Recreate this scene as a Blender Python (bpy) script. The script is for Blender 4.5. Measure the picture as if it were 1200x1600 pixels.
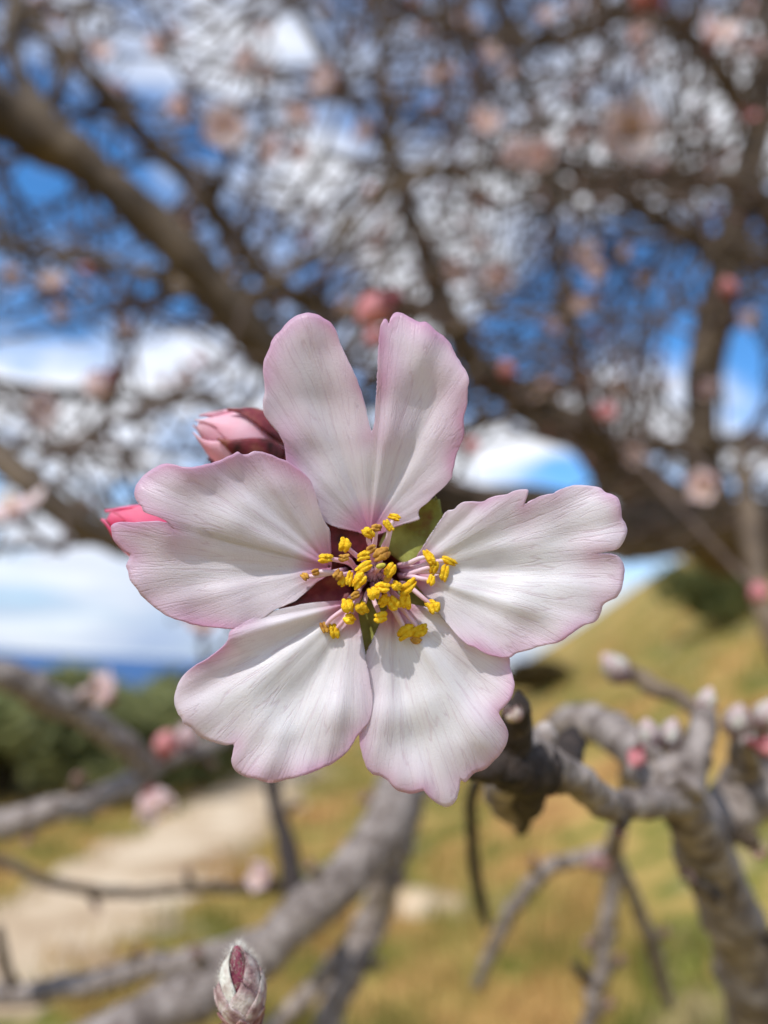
import bpy, math, random
import numpy as np
from mathutils import Vector, Matrix, noise
from mathutils.kdtree import KDTree

S = bpy.context.scene
for o in list(bpy.data.objects): bpy.data.objects.remove(o)
col = S.collection
R = math.radians
rng = random.Random(11)

# ---------------------------------------------------------------- camera
F = 1155.0                                   # focal length in photo pixels (1200 x 1600)
PITCH, ROLL = R(12.0), R(3.0)
CAM = Vector((0, 0, 1.45))
fw = Vector((0, math.cos(PITCH), math.sin(PITCH)))
r0 = Vector((1, 0, 0)); u0 = Vector((0, -math.sin(PITCH), math.cos(PITCH)))
RT = r0*math.cos(ROLL) + u0*math.sin(ROLL)
UP = u0*math.cos(ROLL) - r0*math.sin(ROLL)
cam = bpy.data.cameras.new('camera'); cam_o = bpy.data.objects.new('camera', cam); col.objects.link(cam_o)
m3 = Matrix((RT, UP, -fw)).transposed()
cam_o.matrix_world = Matrix.Translation(CAM) @ m3.to_4x4()
cam.sensor_fit = 'VERTICAL'; cam.sensor_height = 36.0; cam.sensor_width = 27.0
cam.lens = 36.0*F/1600.0
cam.clip_start = 0.005; cam.clip_end = 60000
D0 = 0.072                                   # distance to the open blossom
cam.dof.use_dof = True; cam.dof.focus_distance = D0 - 0.0005; cam.dof.aperture_fstop = cam.lens/2.3
S.camera = cam_o

# ---------------------------------------------------------------- sky and sun
SUN_EL = R(47); SUN_AZ = Vector((-0.50, -0.66)).normalized()
sdir = Vector((SUN_AZ.x*math.cos(SUN_EL), SUN_AZ.y*math.cos(SUN_EL), math.sin(SUN_EL)))
W = bpy.data.worlds.new('World'); S.world = W; W.use_nodes = True
nt = W.node_tree; nt.nodes.clear(); N = nt.nodes.new; L = nt.links.new
out = N('ShaderNodeOutputWorld'); bg = N('ShaderNodeBackground'); L(bg.outputs[0], out.inputs[0])
bg.inputs['Strength'].default_value = 0.15
sky = N('ShaderNodeTexSky'); sky.sky_type = 'NISHITA'; sky.sun_disc = False
sky.sun_elevation = SUN_EL; sky.sun_rotation = math.atan2(SUN_AZ.x, SUN_AZ.y)
sky.altitude = 300; sky.air_density = 1.0; sky.dust_density = 0.0; sky.ozone_density = 3.5
hs = N('ShaderNodeHueSaturation'); hs.inputs['Saturation'].default_value = 1.25; hs.inputs['Value'].default_value = 1.38
L(sky.outputs[0], hs.inputs['Color'])
tc = N('ShaderNodeTexCoord'); sep = N('ShaderNodeSeparateXYZ'); L(tc.outputs['Generated'], sep.inputs[0])
zc = N('ShaderNodeMath'); zc.operation = 'MAXIMUM'; zc.inputs[1].default_value = 0.0; L(sep.outputs[2], zc.inputs[0])
za = N('ShaderNodeMath'); za.operation = 'ADD'; za.inputs[1].default_value = 0.16; L(zc.outputs[0], za.inputs[0])
dx = N('ShaderNodeMath'); dx.operation = 'DIVIDE'; L(sep.outputs[0], dx.inputs[0]); L(za.outputs[0], dx.inputs[1])
dy = N('ShaderNodeMath'); dy.operation = 'DIVIDE'; L(sep.outputs[1], dy.inputs[0]); L(za.outputs[0], dy.inputs[1])
cmb = N('ShaderNodeCombineXYZ'); L(dx.outputs[0], cmb.inputs[0]); L(dy.outputs[0], cmb.inputs[1]); cmb.inputs[2].default_value = 16.0
cn = N('ShaderNodeTexNoise'); cn.inputs['Scale'].default_value = 1.25; cn.inputs['Detail'].default_value = 6; cn.inputs['Roughness'].default_value = 0.58
cn.inputs['Distortion'].default_value = 0.3
L(cmb.outputs[0], cn.inputs['Vector'])
cr = N('ShaderNodeMapRange'); cr.interpolation_type = 'SMOOTHSTEP'
cr.inputs['From Min'].default_value = 0.435; cr.inputs['From Max'].default_value = 0.59; L(cn.outputs['Fac'], cr.inputs['Value'])
cmx = N('ShaderNodeMix'); cmx.data_type = 'RGBA'
L(cr.outputs[0], cmx.inputs['Factor']); L(hs.outputs[0], cmx.inputs[6]); cmx.inputs[7].default_value = (6.9, 7.1, 7.7, 1)
lb_n = N('ShaderNodeTexNoise'); lb_n.inputs['Scale'].default_value = 4.5; lb_n.inputs['Detail'].default_value = 4
lb_m = N('ShaderNodeMapping'); lb_m.inputs['Scale'].default_value = (1, 1, 6); L(tc.outputs['Generated'], lb_m.inputs[0]); L(lb_m.outputs[0], lb_n.inputs['Vector'])
lb_z = N('ShaderNodeMath'); lb_z.operation = 'MULTIPLY_ADD'; lb_z.inputs[1].default_value = -0.35; L(lb_n.outputs['Fac'], lb_z.inputs[0]); L(sep.outputs[2], lb_z.inputs[2])
lb_r = N('ShaderNodeMapRange'); lb_r.interpolation_type = 'SMOOTHSTEP'; lb_r.inputs['From Min'].default_value = -0.12; lb_r.inputs['From Max'].default_value = 0.06; lb_r.inputs['To Min'].default_value = 0.92; lb_r.inputs['To Max'].default_value = 0
L(lb_z.outputs[0], lb_r.inputs['Value'])
lb_c = N('ShaderNodeMix'); lb_c.data_type = 'RGBA'; lb_k = N('ShaderNodeMapRange'); lb_k.inputs['From Min'].default_value = 0.36; lb_k.inputs['From Max'].default_value = 0.62; L(lb_n.outputs['Fac'], lb_k.inputs['Value']); L(lb_k.outputs[0], lb_c.inputs['Factor']); lb_c.inputs[6].default_value = (2.2, 3.0, 4.6, 1); lb_c.inputs[7].default_value = (5.6, 6.0, 6.6, 1)
lb_x = N('ShaderNodeMix'); lb_x.data_type = 'RGBA'; L(lb_r.outputs[0], lb_x.inputs['Factor']); L(cmx.outputs[2], lb_x.inputs[6]); L(lb_c.outputs[2], lb_x.inputs[7])
L(lb_x.outputs[2], bg.inputs['Color'])
sl = bpy.data.lights.new('sun', 'SUN'); so = bpy.data.objects.new('sun', sl); col.objects.link(so)
sl.energy = 3.8; sl.angle = R(0.53); sl.color = (1.0, 0.97, 0.93)
so.rotation_euler = sdir.to_track_quat('Z', 'Y').to_euler(); so.location = (0, 0, 30)

S.view_settings.view_transform = 'Standard'; S.view_settings.look = 'None'
S.view_settings.exposure = 0.12; S.view_settings.gamma = 1.0; S.view_settings.use_curve_mapping = False
S.render.engine = 'CYCLES'
cy = S.cycles
cy.use_denoising = True
cy.max_bounces = 8; cy.diffuse_bounces = 4; cy.transmission_bounces = 6; cy.transparent_max_bounces = 8

# ---------------------------------------------------------------- helpers
def at(px, py, d):
    """photo pixel + distance along the view axis -> world point"""
    return CAM + fw*d + RT*((px-600.0)/F*d) + UP*((800.0-py)/F*d)
def px2m(p, d): return p/F*d

def mat(name): 
    m = bpy.data.materials.new(name); m.use_nodes = True
    return m, m.node_tree, m.node_tree.nodes, m.node_tree.nodes['Principled BSDF']
def ramp(n, stops):
    r = n.new('ShaderNodeValToRGB'); e = r.color_ramp.elements
    while len(e) < len(stops): e.new(0.5)
    for k, (p, c) in enumerate(stops):
        e[k].position = p; e[k].color = (*c, 1)
    return r
def noisy(name, stops, scale=50, detail=5, rough=0.8, bump=0.3, bump_scale=None, stretch=(1, 1, 1), bdist=0.0005, spec=0.3, rnd=0.0):
    m, t, n, b = mat(name)
    tcn = n.new('ShaderNodeTexCoord'); mp = n.new('ShaderNodeMapping'); mp.inputs['Scale'].default_value = stretch
    t.links.new(tcn.outputs['Object'], mp.inputs[0])
    nz = n.new('ShaderNodeTexNoise'); nz.inputs['Scale'].default_value = scale; nz.inputs['Detail'].default_value = detail
    t.links.new(mp.outputs[0], nz.inputs['Vector'])
    r = ramp(n, stops); t.links.new(nz.outputs['Fac'], r.inputs[0])
    csrc = r.outputs[0]
    if rnd:
        oi = n.new('ShaderNodeObjectInfo'); h = n.new('ShaderNodeHueSaturation')
        mr = n.new('ShaderNodeMapRange'); mr.inputs['To Min'].default_value = 1-rnd; mr.inputs['To Max'].default_value = 1+rnd
        t.links.new(oi.outputs['Random'], mr.inputs['Value']); t.links.new(mr.outputs[0], h.inputs['Value']); t.links.new(csrc, h.inputs['Color'])
        csrc = h.outputs[0]
    t.links.new(csrc, b.inputs['Base Color'])
    b.inputs['Roughness'].default_value = rough; b.inputs['Specular IOR Level'].default_value = spec
    if bump:
        n2 = n.new('ShaderNodeTexNoise'); n2.inputs['Scale'].default_value = bump_scale or scale*2; n2.inputs['Detail'].default_value = 6
        t.links.new(mp.outputs[0], n2.inputs['Vector'])
        bp = n.new('ShaderNodeBump'); bp.inputs['Strength'].default_value = bump; bp.inputs['Distance'].default_value = bdist
        t.links.new(n2.outputs['Fac'], bp.inputs['Height']); t.links.new(bp.outputs[0], b.inputs['Normal'])
    return m
def translucent(m, amount, tint=None):
    """mix the principled surface with a translucent lobe of the same colour"""
    t = m.node_tree; n = t.nodes; b = n['Principled BSDF']; o = n['Material Output']
    tr = n.new('ShaderNodeBsdfTranslucent'); mx = n.new('ShaderNodeMixShader'); mx.inputs[0].default_value = amount
    lk = b.inputs['Base Color'].links
    if tint: tr.inputs['Color'].default_value = (*tint, 1)
    elif lk: t.links.new(lk[0].from_socket, tr.inputs['Color'])
    else: tr.inputs['Color'].default_value = b.inputs['Base Color'].default_value
    nk = b.inputs['Normal'].links
    if nk: t.links.new(nk[0].from_socket, tr.inputs['Normal'])
    t.links.new(b.outputs[0], mx.inputs[1]); t.links.new(tr.outputs[0], mx.inputs[2]); t.links.new(mx.outputs[0], o.inputs[0])
    return m

def obj(name, verts, faces, m, parent=None, origin=None, smooth=True):
    og = origin if origin is not None else Vector((0, 0, 0))
    me = bpy.data.meshes.new(name)
    me.from_pydata([tuple(Vector(v)-og) for v in verts], [], faces); me.update()
    if smooth: me.polygons.foreach_set('use_smooth', [True]*len(me.polygons))
    for mm in (m if isinstance(m, (list, tuple)) else [m]): me.materials.append(mm)
    o = bpy.data.objects.new(name, me); col.objects.link(o)
    if parent is not None: o.parent = parent
    elif origin is not None: o.location = og
    return o
def tag(o, label, cat, group=None):
    o['label'] = label; o['category'] = cat
    if group: o['group'] = group
    return o
def thing(name, label, cat, origin, group=None):
    o = bpy.data.objects.new(name, None); col.objects.link(o); o.location = origin; o.empty_display_size = 0.005
    return tag(o, label, cat, group)

class MB:
    def __init__(self): self.v = []; self.f = []; self.mi = []
    def add(self, v, f, mi=0):
        b = len(self.v); self.v += v; self.f += [tuple(i+b for i in q) for q in f]; self.mi += [mi]*len(f)
    def build(self, name, m, parent=None, origin=None, smooth=True):
        o = obj(name, self.v, self.f, m, parent, origin, smooth)
        if any(self.mi): o.data.polygons.foreach_set('material_index', self.mi)
        return o

def catmull(P, n):
    """P: list of tuples (any dimension); returns ~n samples per span"""
    P = [np.array(p, float) for p in P]; Q = [2*P[0]-P[1]] + P + [2*P[-1]-P[-2]]
    o = []
    for i in range(1, len(Q)-2):
        a, b, c, d = Q[i-1:i+3]
        for k in range(n):
            t = k/n
            o.append(0.5*((2*b)+(c-a)*t+(2*a-5*b+4*c-d)*t*t+(3*b-a-3*c+d)*t**3))
    o.append(P[-1]); return o
def tube(P, Rr, sides=8, lump=0.0, seed=0.0, cap=True, lfreq=0.55):
    """skin a polyline P (Vectors) with radii Rr"""
    n = len(P); v = []; f = []
    t0 = (P[1]-P[0]).normalized(); a = t0.orthogonal().normalized()
    for i in range(n):
        t = (P[min(i+1, n-1)]-P[max(i-1, 0)])
        if t.length < 1e-9: t = t0
        t = t.normalized(); a = a - t*a.dot(t)
        if a.length < 1e-6: a = t.orthogonal()
        a.normalize(); b = t.cross(a)
        for k in range(sides):
            an = 2*math.pi*k/sides; r = Rr[i]
            if lump:
                r *= 1 + lump*noise.noise(Vector((math.cos(an)*1.3+seed*3.1, math.sin(an)*1.3+seed, i*0.45*lfreq+seed*7)))
            v.append(P[i] + (a*math.cos(an)+b*math.sin(an))*r)
    for i in range(n-1):
        for k in range(sides):
            k2 = (k+1) % sides
            f.append((i*sides+k, i*sides+k2, (i+1)*sides+k2, (i+1)*sides+k))
    if cap:
        f.append(tuple(range(sides-1, -1, -1))); f.append(tuple((n-1)*sides+k for k in range(sides)))
    return v, f
def path(pts, n=6):
    """pts: (px, py, depth, radius_px) -> world polyline and radii in metres"""
    C = catmull(pts, n)
    return [at(c[0], c[1], c[2]) for c in C], [max(0.0004, px2m(c[3], c[2])) for c in C]

def frame(axis):
    z = axis.normalized(); x = z.orthogonal().normalized()
    # a fixed sideways reference so that theta=0 faces the camera
    c = -fw - z*(-fw).dot(z)
    x = c.normalized() if c.length > 1e-3 else x
    return x, z.cross(x), z
def shell(o, x, y, z, Ln, prof, s0, s1, th0, hw, lift=0.0, p=3.0, flare=0.0, nu=8, nv=9, wav=0.0, base_w=0.6):
    """a curved piece wrapped on a lathe body: petal, sepal or bud scale"""
    v = []; f = []
    for j in range(nv+1):
        t = j/nv; w = hw*(base_w+(1-base_w)*min(1, t*2.5))*max(0.02, 1-t**p)
        for i in range(nu+1):
            u = -1+2*i/nu
            s = s0+(s1-s0)*(t - 0.10*t*u*u)
            th = th0+u*w
            r = prof(s)*Ln + lift*(1+0.5*(1-u*u)) + flare*t*t + wav*noise.noise(Vector((u*2+th0*5, t*3, s0*9)))
            v.append(o + z*(s*Ln) + (x*math.cos(th)+y*math.sin(th))*r)
    for j in range(nv):
        for i in range(nu):
            a = j*(nu+1)+i; f.append((a, a+1, a+nu+2, a+nu+1))
    return v, f
def lathe(o, x, y, z, Ln, prof, s0, s1, sides=16, n=14, fold=0.0, seed=0):
    v = []; f = []
    for j in range(n+1):
        s = s0+(s1-s0)*j/n
        for k in range(sides):
            th = 2*math.pi*k/sides
            r = prof(s)*Ln*(1+fold*math.sin(3*th+s*5+seed)*min(1, s*1.5))
            v.append(o + z*(s*Ln) + (x*math.cos(th)+y*math.sin(th))*max(r, 1e-5))
    for j in range(n):
        for k in range(sides):
            k2 = (k+1) % sides; f.append((j*sides+k, j*sides+k2, (j+1)*sides+k2, (j+1)*sides+k))
    f.append(tuple(range(sides-1, -1, -1))); f.append(tuple(n*sides+k for k in range(sides)))
    return v, f
def solid(o, th):
    md = o.modifiers.new('thickness', 'SOLIDIFY'); md.thickness = th; md.offset = 0; return o

# ---------------------------------------------------------------- materials
M = {}
M['bark_grey'] = noisy('bark_grey', [(0.30, (0.10, 0.074, 0.060)), (0.5, (0.225, 0.185, 0.16)), (0.70, (0.39, 0.335, 0.30))], 230, 6, 0.75, 0.9, 330, bdist=0.0012, rnd=0.1)
def add_cracks(m, sc, dark):
    t = m.node_tree; n = t.nodes; b = n['Principled BSDF']; src = b.inputs['Base Color'].links[0].from_socket
    tcn = n.new('ShaderNodeTexCoord'); nz = n.new('ShaderNodeTexNoise'); nz.inputs['Scale'].default_value = sc; nz.inputs['Detail'].default_value = 7; nz.inputs['Roughness'].default_value = 0.7
    t.links.new(tcn.outputs['Object'], nz.inputs['Vector'])
    mr = n.new('ShaderNodeMapRange'); mr.inputs['From Min'].default_value = 0.36; mr.inputs['From Max'].default_value = 0.46; mr.inputs['To Min'].default_value = 0.75; mr.inputs['To Max'].default_value = 0
    t.links.new(nz.outputs['Fac'], mr.inputs['Value'])
    mx = n.new('ShaderNodeMix'); mx.data_type = 'RGBA'; mx.inputs[7].default_value = (*dark, 1)
    t.links.new(mr.outputs[0], mx.inputs['Factor']); t.links.new(src, mx.inputs[6]); t.links.new(mx.outputs[2], b.inputs['Base Color'])
add_cracks(M['bark_grey'], 110, (0.07, 0.052, 0.043))
M['bark_brown'] = noisy('bark_brown', [(0.3, (0.045, 0.031, 0.02)), (0.55, (0.12, 0.085, 0.055)), (0.8, (0.22, 0.165, 0.11))], 40, 6, 0.8, 0.6, 90, bdist=0.003, rnd=0.2)
M['bark_dark'] = noisy('bark_dark', [(0.3, (0.014, 0.010, 0.008)), (0.6, (0.042, 0.030, 0.025)), (0.85, (0.12, 0.095, 0.08))], 500, 6, 0.75, 1.0, 900, bdist=0.0006)
M['twig'] = noisy('twig', [(0.3, (0.065, 0.042, 0.032)), (0.7, (0.15, 0.105, 0.08))], 60, 3, 0.7, 0)
M['bud_scale'] = noisy('bud_scale', [(0.28, (0.10, 0.035, 0.03)), (0.47, (0.27, 0.13, 0.12)), (0.72, (0.52, 0.40, 0.34))], 900, 6, 0.7, 0.7, 3500, bdist=0.0002)
M['bud_scale_pale'] = noisy('bud_scale_pale', [(0.3, (0.42, 0.34, 0.29)), (0.6, (0.66, 0.64, 0.56))], 900, 6, 0.8, 0.6, 3500, bdist=0.0002)
M['bud_scale_mid'] = noisy('bud_scale_mid', [(0.3, (0.16, 0.075, 0.08)), (0.46, (0.34, 0.22, 0.21)), (0.66, (0.60, 0.52, 0.47))], 700, 6, 0.8, 0.7, 3500, bdist=0.0002)
M['bud_core'] = noisy('bud_core', [(0.3, (0.12, 0.018, 0.035)), (0.7, (0.30, 0.06, 0.10))], 700, 4, 0.5, 0.3, 1500)
M['bud_pink'] = translucent(noisy('bud_pink', [(0.3, (0.96, 0.55, 0.64)), (0.7, (0.98, 0.82, 0.86))], 180, 4, 0.5, 0.3, 900, bdist=0.0002), 0.5)
M['bud_red'] = translucent(noisy('bud_red', [(0.3, (0.90, 0.07, 0.24)), (0.7, (0.95, 0.36, 0.47))], 180, 4, 0.5, 0.3, 900, bdist=0.0002), 0.45)
M['winter_bud'] = noisy('winter_bud', [(0.3, (0.10, 0.045, 0.035)), (0.7, (0.26, 0.13, 0.10))], 90, 3, 0.7, 0)
M['bg_bud'] = translucent(noisy('bg_bud', [(0.3, (0.52, 0.16, 0.17)), (0.7, (0.78, 0.38, 0.38))], 150, 3, 0.6, 0), 0.2)
M['bg_petal'] = translucent(noisy('bg_petal', [(0.3, (0.84, 0.60, 0.60)), (0.7, (0.90, 0.80, 0.79))], 60, 3, 0.6, 0), 0.5)
M['sepal_red'] = translucent(noisy('sepal_red', [(0.3, (0.05, 0.015, 0.012)), (0.5, (0.22, 0.035, 0.045)), (0.75, (0.34, 0.13, 0.08))], 420, 5, 0.5, 0.5, 1300, bdist=0.0003), 0.15)
M['sepal_mottled'] = translucent(noisy('sepal_mottled', [(0.32, (0.13, 0.02, 0.03)), (0.5, (0.26, 0.06, 0.055)), (0.66, (0.33, 0.30, 0.09))], 330, 4, 0.6, 0.5, 1300, bdist=0.0003), 0.15)
M['sepal_green'] = translucent(noisy('sepal_green', [(0.28, (0.16, 0.045, 0.02)), (0.43, (0.22, 0.22, 0.04)), (0.75, (0.44, 0.47, 0.12))], 300, 5, 0.45, 0.5, 1300, bdist=0.0003), 0.2)
M['cup'] = noisy('cup', [(0.3, (0.10, 0.012, 0.008)), (0.7, (0.30, 0.05, 0.03))], 700, 4, 0.35, 0.4, 1500, bdist=0.0002)
M['filament'] = translucent(noisy('filament', [(0.3, (0.82, 0.48, 0.58)), (0.7, (0.90, 0.74, 0.78))], 250, 3, 0.4, 0), 0.3)
M['anther'] = noisy('anther', [(0.25, (0.55, 0.23, 0.012)), (0.45, (0.82, 0.48, 0.016)), (0.75, (0.95, 0.70, 0.06))], 2600, 6, 0.9, 1.0, 9000, bdist=0.00016, rnd=0.14)
M['anther'].node_tree.nodes['Principled BSDF'].inputs['Specular IOR Level'].default_value = 0.1
M['anther_old'] = noisy('anther_old', [(0.3, (0.22, 0.075, 0.01)), (0.7, (0.62, 0.34, 0.05))], 1300, 5, 0.7, 0.5, 7000, bdist=0.00012)
M['stigma'] = noisy('stigma', [(0.3, (0.34, 0.30, 0.03)), (0.7, (0.62, 0.52, 0.08))], 1800, 4, 0.7, 0.9, 5000, bdist=0.0001)
M['path'] = noisy('path', [(0.3, (0.33, 0.215, 0.115)), (0.5, (0.52, 0.385, 0.245)), (0.7, (0.66, 0.53, 0.37))], 1.9, 8, 0.95, 0.5, 12, bdist=0.02)
M['foliage'] = translucent(noisy('foliage', [(0.3, (0.13, 0.15, 0.05)), (0.5, (0.29, 0.30, 0.12)), (0.7, (0.34, 0.35, 0.14))], 2.6, 4, 0.6, 0, rnd=0.25), 0.5)
M['foliage_dry'] = translucent(noisy('foliage_dry', [(0.3, (0.07, 0.05, 0.025)), (0.55, (0.17, 0.125, 0.06)), (0.8, (0.28, 0.22, 0.11))], 2.2, 4, 0.7, 0), 0.3)
M['rock'] = noisy('rock', [(0.3, (0.09, 0.075, 0.05)), (0.7, (0.30, 0.25, 0.17))], 3, 8, 0.9, 0.8, 9, bdist=0.05)

def ground_colour(m, t, n, b):
    tcn = n.new('ShaderNodeTexCoord')
    a = n.new('ShaderNodeTexNoise'); a.inputs['Scale'].default_value = 1.1; a.inputs['Detail'].default_value = 8; a.inputs['Roughness'].default_value = 0.65
    t.links.new(tcn.outputs['Object'], a.inputs['Vector'])
    r = ramp(n, [(0.30, (0.22, 0.09, 0.03)), (0.41, (0.42, 0.25, 0.085)), (0.50, (0.33, 0.24, 0.07)), (0.56, (0.10, 0.12, 0.016)), (0.62, (0.32, 0.25, 0.10)), (0.74, (0.50, 0.41, 0.26))])
    t.links.new(a.outputs['Fac'], r.inputs[0])
    return r.outputs[0]
m, t, n, b = mat('ground'); t.links.new(ground_colour(m, t, n, b), b.inputs['Base Color']); b.inputs['Roughness'].default_value = 1; b.inputs['Specular IOR Level'].default_value = 0.05
M['ground'] = m
m, t, n, b = mat('grass'); t.links.new(ground_colour(m, t, n, b), b.inputs['Base Color']); b.inputs['Roughness'].default_value = 0.8; b.inputs['Specular IOR Level'].default_value = 0.1
M['grass'] = translucent(m, 0.3)
m, t, n, b = mat('sea'); b.inputs['Base Color'].default_value = (0.04, 0.11, 0.25, 1); b.inputs['Roughness'].default_value = 0.6; b.inputs['Specular IOR Level'].default_value = 0.03
nz = n.new('ShaderNodeTexNoise'); nz.inputs['Scale'].default_value = 0.15; bp = n.new('ShaderNodeBump'); bp.inputs['Strength'].default_value = 0.5; bp.inputs['Distance'].default_value = 0.5
tcn = n.new('ShaderNodeTexCoord'); t.links.new(tcn.outputs['Object'], nz.inputs['Vector']); t.links.new(nz.outputs['Fac'], bp.inputs['Height']); t.links.new(bp.outputs[0], b.inputs['Normal'])
M['sea'] = m

# petal: white with pink rim, pink claw and fine radiating veins
def petal_material(name, rim=(0.72, 0.40, 0.58), body=(0.90, 0.88, 0.89), blush=(0.80, 0.58, 0.70), blush_amt=0.5):
    m, t, n, b = mat(name); lk = t.links.new
    uv = n.new('ShaderNodeUVMap'); uv.uv_map = 'polar'
    ed = n.new('ShaderNodeAttribute'); ed.attribute_name = 'edge'
    sp = n.new('ShaderNodeSeparateXYZ'); lk(uv.outputs[0], sp.inputs[0])
    tcn = n.new('ShaderNodeTexCoord')
    # veins: ridges of a noise stretched along the radius
    def vein(ax, rx, w, seed):
        mp = n.new('ShaderNodeMapping'); mp.inputs['Scale'].default_value = (ax, rx, 1); mp.inputs['Location'].default_value = (seed, seed*0.7, 0)
        lk(uv.outputs[0], mp.inputs[0])
        z = n.new('ShaderNodeTexNoise'); z.inputs['Scale'].default_value = 1; z.inputs['Detail'].default_value = 2; z.inputs['Roughness'].default_value = 0.4
        lk(mp.outputs[0], z.inputs['Vector'])
        s1 = n.new('ShaderNodeMath'); s1.operation = 'SUBTRACT'; s1.inputs[1].default_value = 0.5; lk(z.outputs['Fac'], s1.inputs[0])
        s2 = n.new('ShaderNodeMath'); s2.operation = 'ABSOLUTE'; lk(s1.outputs[0], s2.inputs[0])
        mr = n.new('ShaderNodeMapRange'); mr.inputs['From Min'].default_value = 0; mr.inputs['From Max'].default_value = w
        mr.inputs['To Min'].default_value = 1; mr.inputs['To Max'].default_value = 0; mr.interpolation_type = 'SMOOTHSTEP'
        lk(s2.outputs[0], mr.inputs['Value']); return mr.outputs[0]
    v1 = vein(14, 0.55, 0.022, 1.3); v2 = vein(36, 1.0, 0.045, 5.1)
    va = n.new('ShaderNodeMath'); va.operation = 'MULTIPLY_ADD'; lk(v2, va.inputs[0]); va.inputs[1].default_value = 0.45; lk(v1, va.inputs[2])
    # large soft blotches modulate the blush
    bz = n.new('ShaderNodeTexNoise'); bz.inputs['Scale'].default_value = 160; bz.inputs['Detail'].default_value = 3; lk(tcn.outputs['Object'], bz.inputs['Vector'])
    e1 = n.new('ShaderNodeMapRange'); e1.inputs['From Min'].default_value = 0.0; e1.inputs['From Max'].default_value = 0.85
    e1.inputs['To Min'].default_value = 1; e1.inputs['To Max'].default_value = 0; lk(ed.outputs['Fac'], e1.inputs['Value'])
    e1p = n.new('ShaderNodeMath'); e1p.operation = 'POWER'; e1p.inputs[1].default_value = 1.6; lk(e1.outputs[0], e1p.inputs[0])
    e1m = n.new('ShaderNodeMath'); e1m.operation = 'MULTIPLY'; lk(e1p.outputs[0], e1m.inputs[0])
    bzr = n.new('ShaderNodeMapRange'); bzr.inputs['From Min'].default_value = 0.3; bzr.inputs['From Max'].default_value = 0.7; bzr.inputs['To Min'].default_value = blush_amt*0.5; bzr.inputs['To Max'].default_value = blush_amt*1.5
    lk(bz.outputs['Fac'], bzr.inputs['Value']); lk(bzr.outputs[0], e1m.inputs[1])
    c1 = n.new('ShaderNodeMix'); c1.data_type = 'RGBA'; c1.inputs[6].default_value = (*body, 1); c1.inputs[7].default_value = (*blush, 1); lk(e1m.outputs[0], c1.inputs['Factor'])
    e2 = n.new('ShaderNodeMapRange'); e2.inputs['From Min'].default_value = 0.0; e2.inputs['From Max'].default_value = 0.30
    e2.inputs['To Min'].default_value = 1.0; e2.inputs['To Max'].default_value = 0; lk(ed.outputs['Fac'], e2.inputs['Value'])
    e2p = n.new('ShaderNodeMath'); e2p.operation = 'POWER'; e2p.inputs[1].default_value = 2.2; lk(e2.outputs[0], e2p.inputs[0])
    rz = n.new('ShaderNodeTexNoise'); rz.inputs['Scale'].default_value = 170; rz.inputs['Detail'].default_value = 2; lk(tcn.outputs['Object'], rz.inputs['Vector'])
    rzr = n.new('ShaderNodeMapRange'); rzr.inputs['From Min'].default_value = 0.33; rzr.inputs['From Max'].default_value = 0.66; rzr.inputs['To Min'].default_value = 0.0; rzr.inputs['To Max'].default_value = 0.9; lk(rz.outputs['Fac'], rzr.inputs['Value'])
    e2m = n.new('ShaderNodeMath'); e2m.operation = 'MULTIPLY'; lk(e2p.outputs[0], e2m.inputs[0]); lk(rzr.outputs[0], e2m.inputs[1])
    c2 = n.new('ShaderNodeMix'); c2.data_type = 'RGBA'; c2.inputs[7].default_value = (*rim, 1); lk(e2m.outputs[0], c2.inputs['Factor']); lk(c1.outputs[2], c2.inputs[6])
    # pink claw
    e3 = n.new('ShaderNodeMapRange'); e3.inputs['From Min'].default_value = 0.10; e3.inputs['From Max'].default_value = 0.70; e3.inputs['To Min'].default_value = 0.9; e3.inputs['To Max'].default_value = 0
    e3.interpolation_type = 'SMOOTHSTEP'; lk(sp.outputs[1], e3.inputs['Value'])
    c3 = n.new('ShaderNodeMix'); c3.data_type = 'RGBA'; c3.inputs[7].default_value = (0.78, 0.30, 0.48, 1); lk(e3.outputs[0], c3.inputs['Factor']); lk(c2.outputs[2], c3.inputs[6])
    vm = n.new('ShaderNodeMath'); vm.operation = 'MULTIPLY'; vm.inputs[1].default_value = 0.24; lk(va.outputs[0], vm.inputs[0])
    c4 = n.new('ShaderNodeMix'); c4.data_type = 'RGBA'; c4.inputs[7].default_value = (0.60, 0.42, 0.51, 1); lk(vm.outputs[0], c4.inputs['Factor']); lk(c3.outputs[2], c4.inputs[6])
    lk(c4.outputs[2], b.inputs['Base Color'])
    b.inputs['Roughness'].default_value = 0.38; b.inputs['Specular IOR Level'].default_value = 0.45
    b.inputs['Sheen Weight'].default_value = 0.12; b.inputs['Sheen Roughness'].default_value = 0.4
    # relief: sunken veins, swollen strips between them and a fine cell grain
    g = n.new('ShaderNodeTexNoise'); g.inputs['Scale'].default_value = 5200; g.inputs['Detail'].default_value = 2; lk(tcn.outputs['Object'], g.inputs['Vector'])
    mp = n.new('ShaderNodeMapping'); mp.inputs['Scale'].default_value = (8, 0.5, 1); lk(uv.outputs[0], mp.inputs[0])
    st = n.new('ShaderNodeTexNoise'); st.inputs['Scale'].default_value = 1; st.inputs['Detail'].default_value = 3; lk(mp.outputs[0], st.inputs['Vector'])
    b1 = n.new('ShaderNodeBump'); b1.inputs['Strength'].default_value = 0.13; b1.inputs['Distance'].default_value = 0.0006; lk(st.outputs['Fac'], b1.inputs['Height'])
    b2 = n.new('ShaderNodeBump'); b2.invert = True; b2.inputs['Strength'].default_value = 0.3; b2.inputs['Distance'].default_value = 0.00008; lk(va.outputs[0], b2.inputs['Height']); lk(b1.outputs[0], b2.inputs['Normal'])
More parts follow.
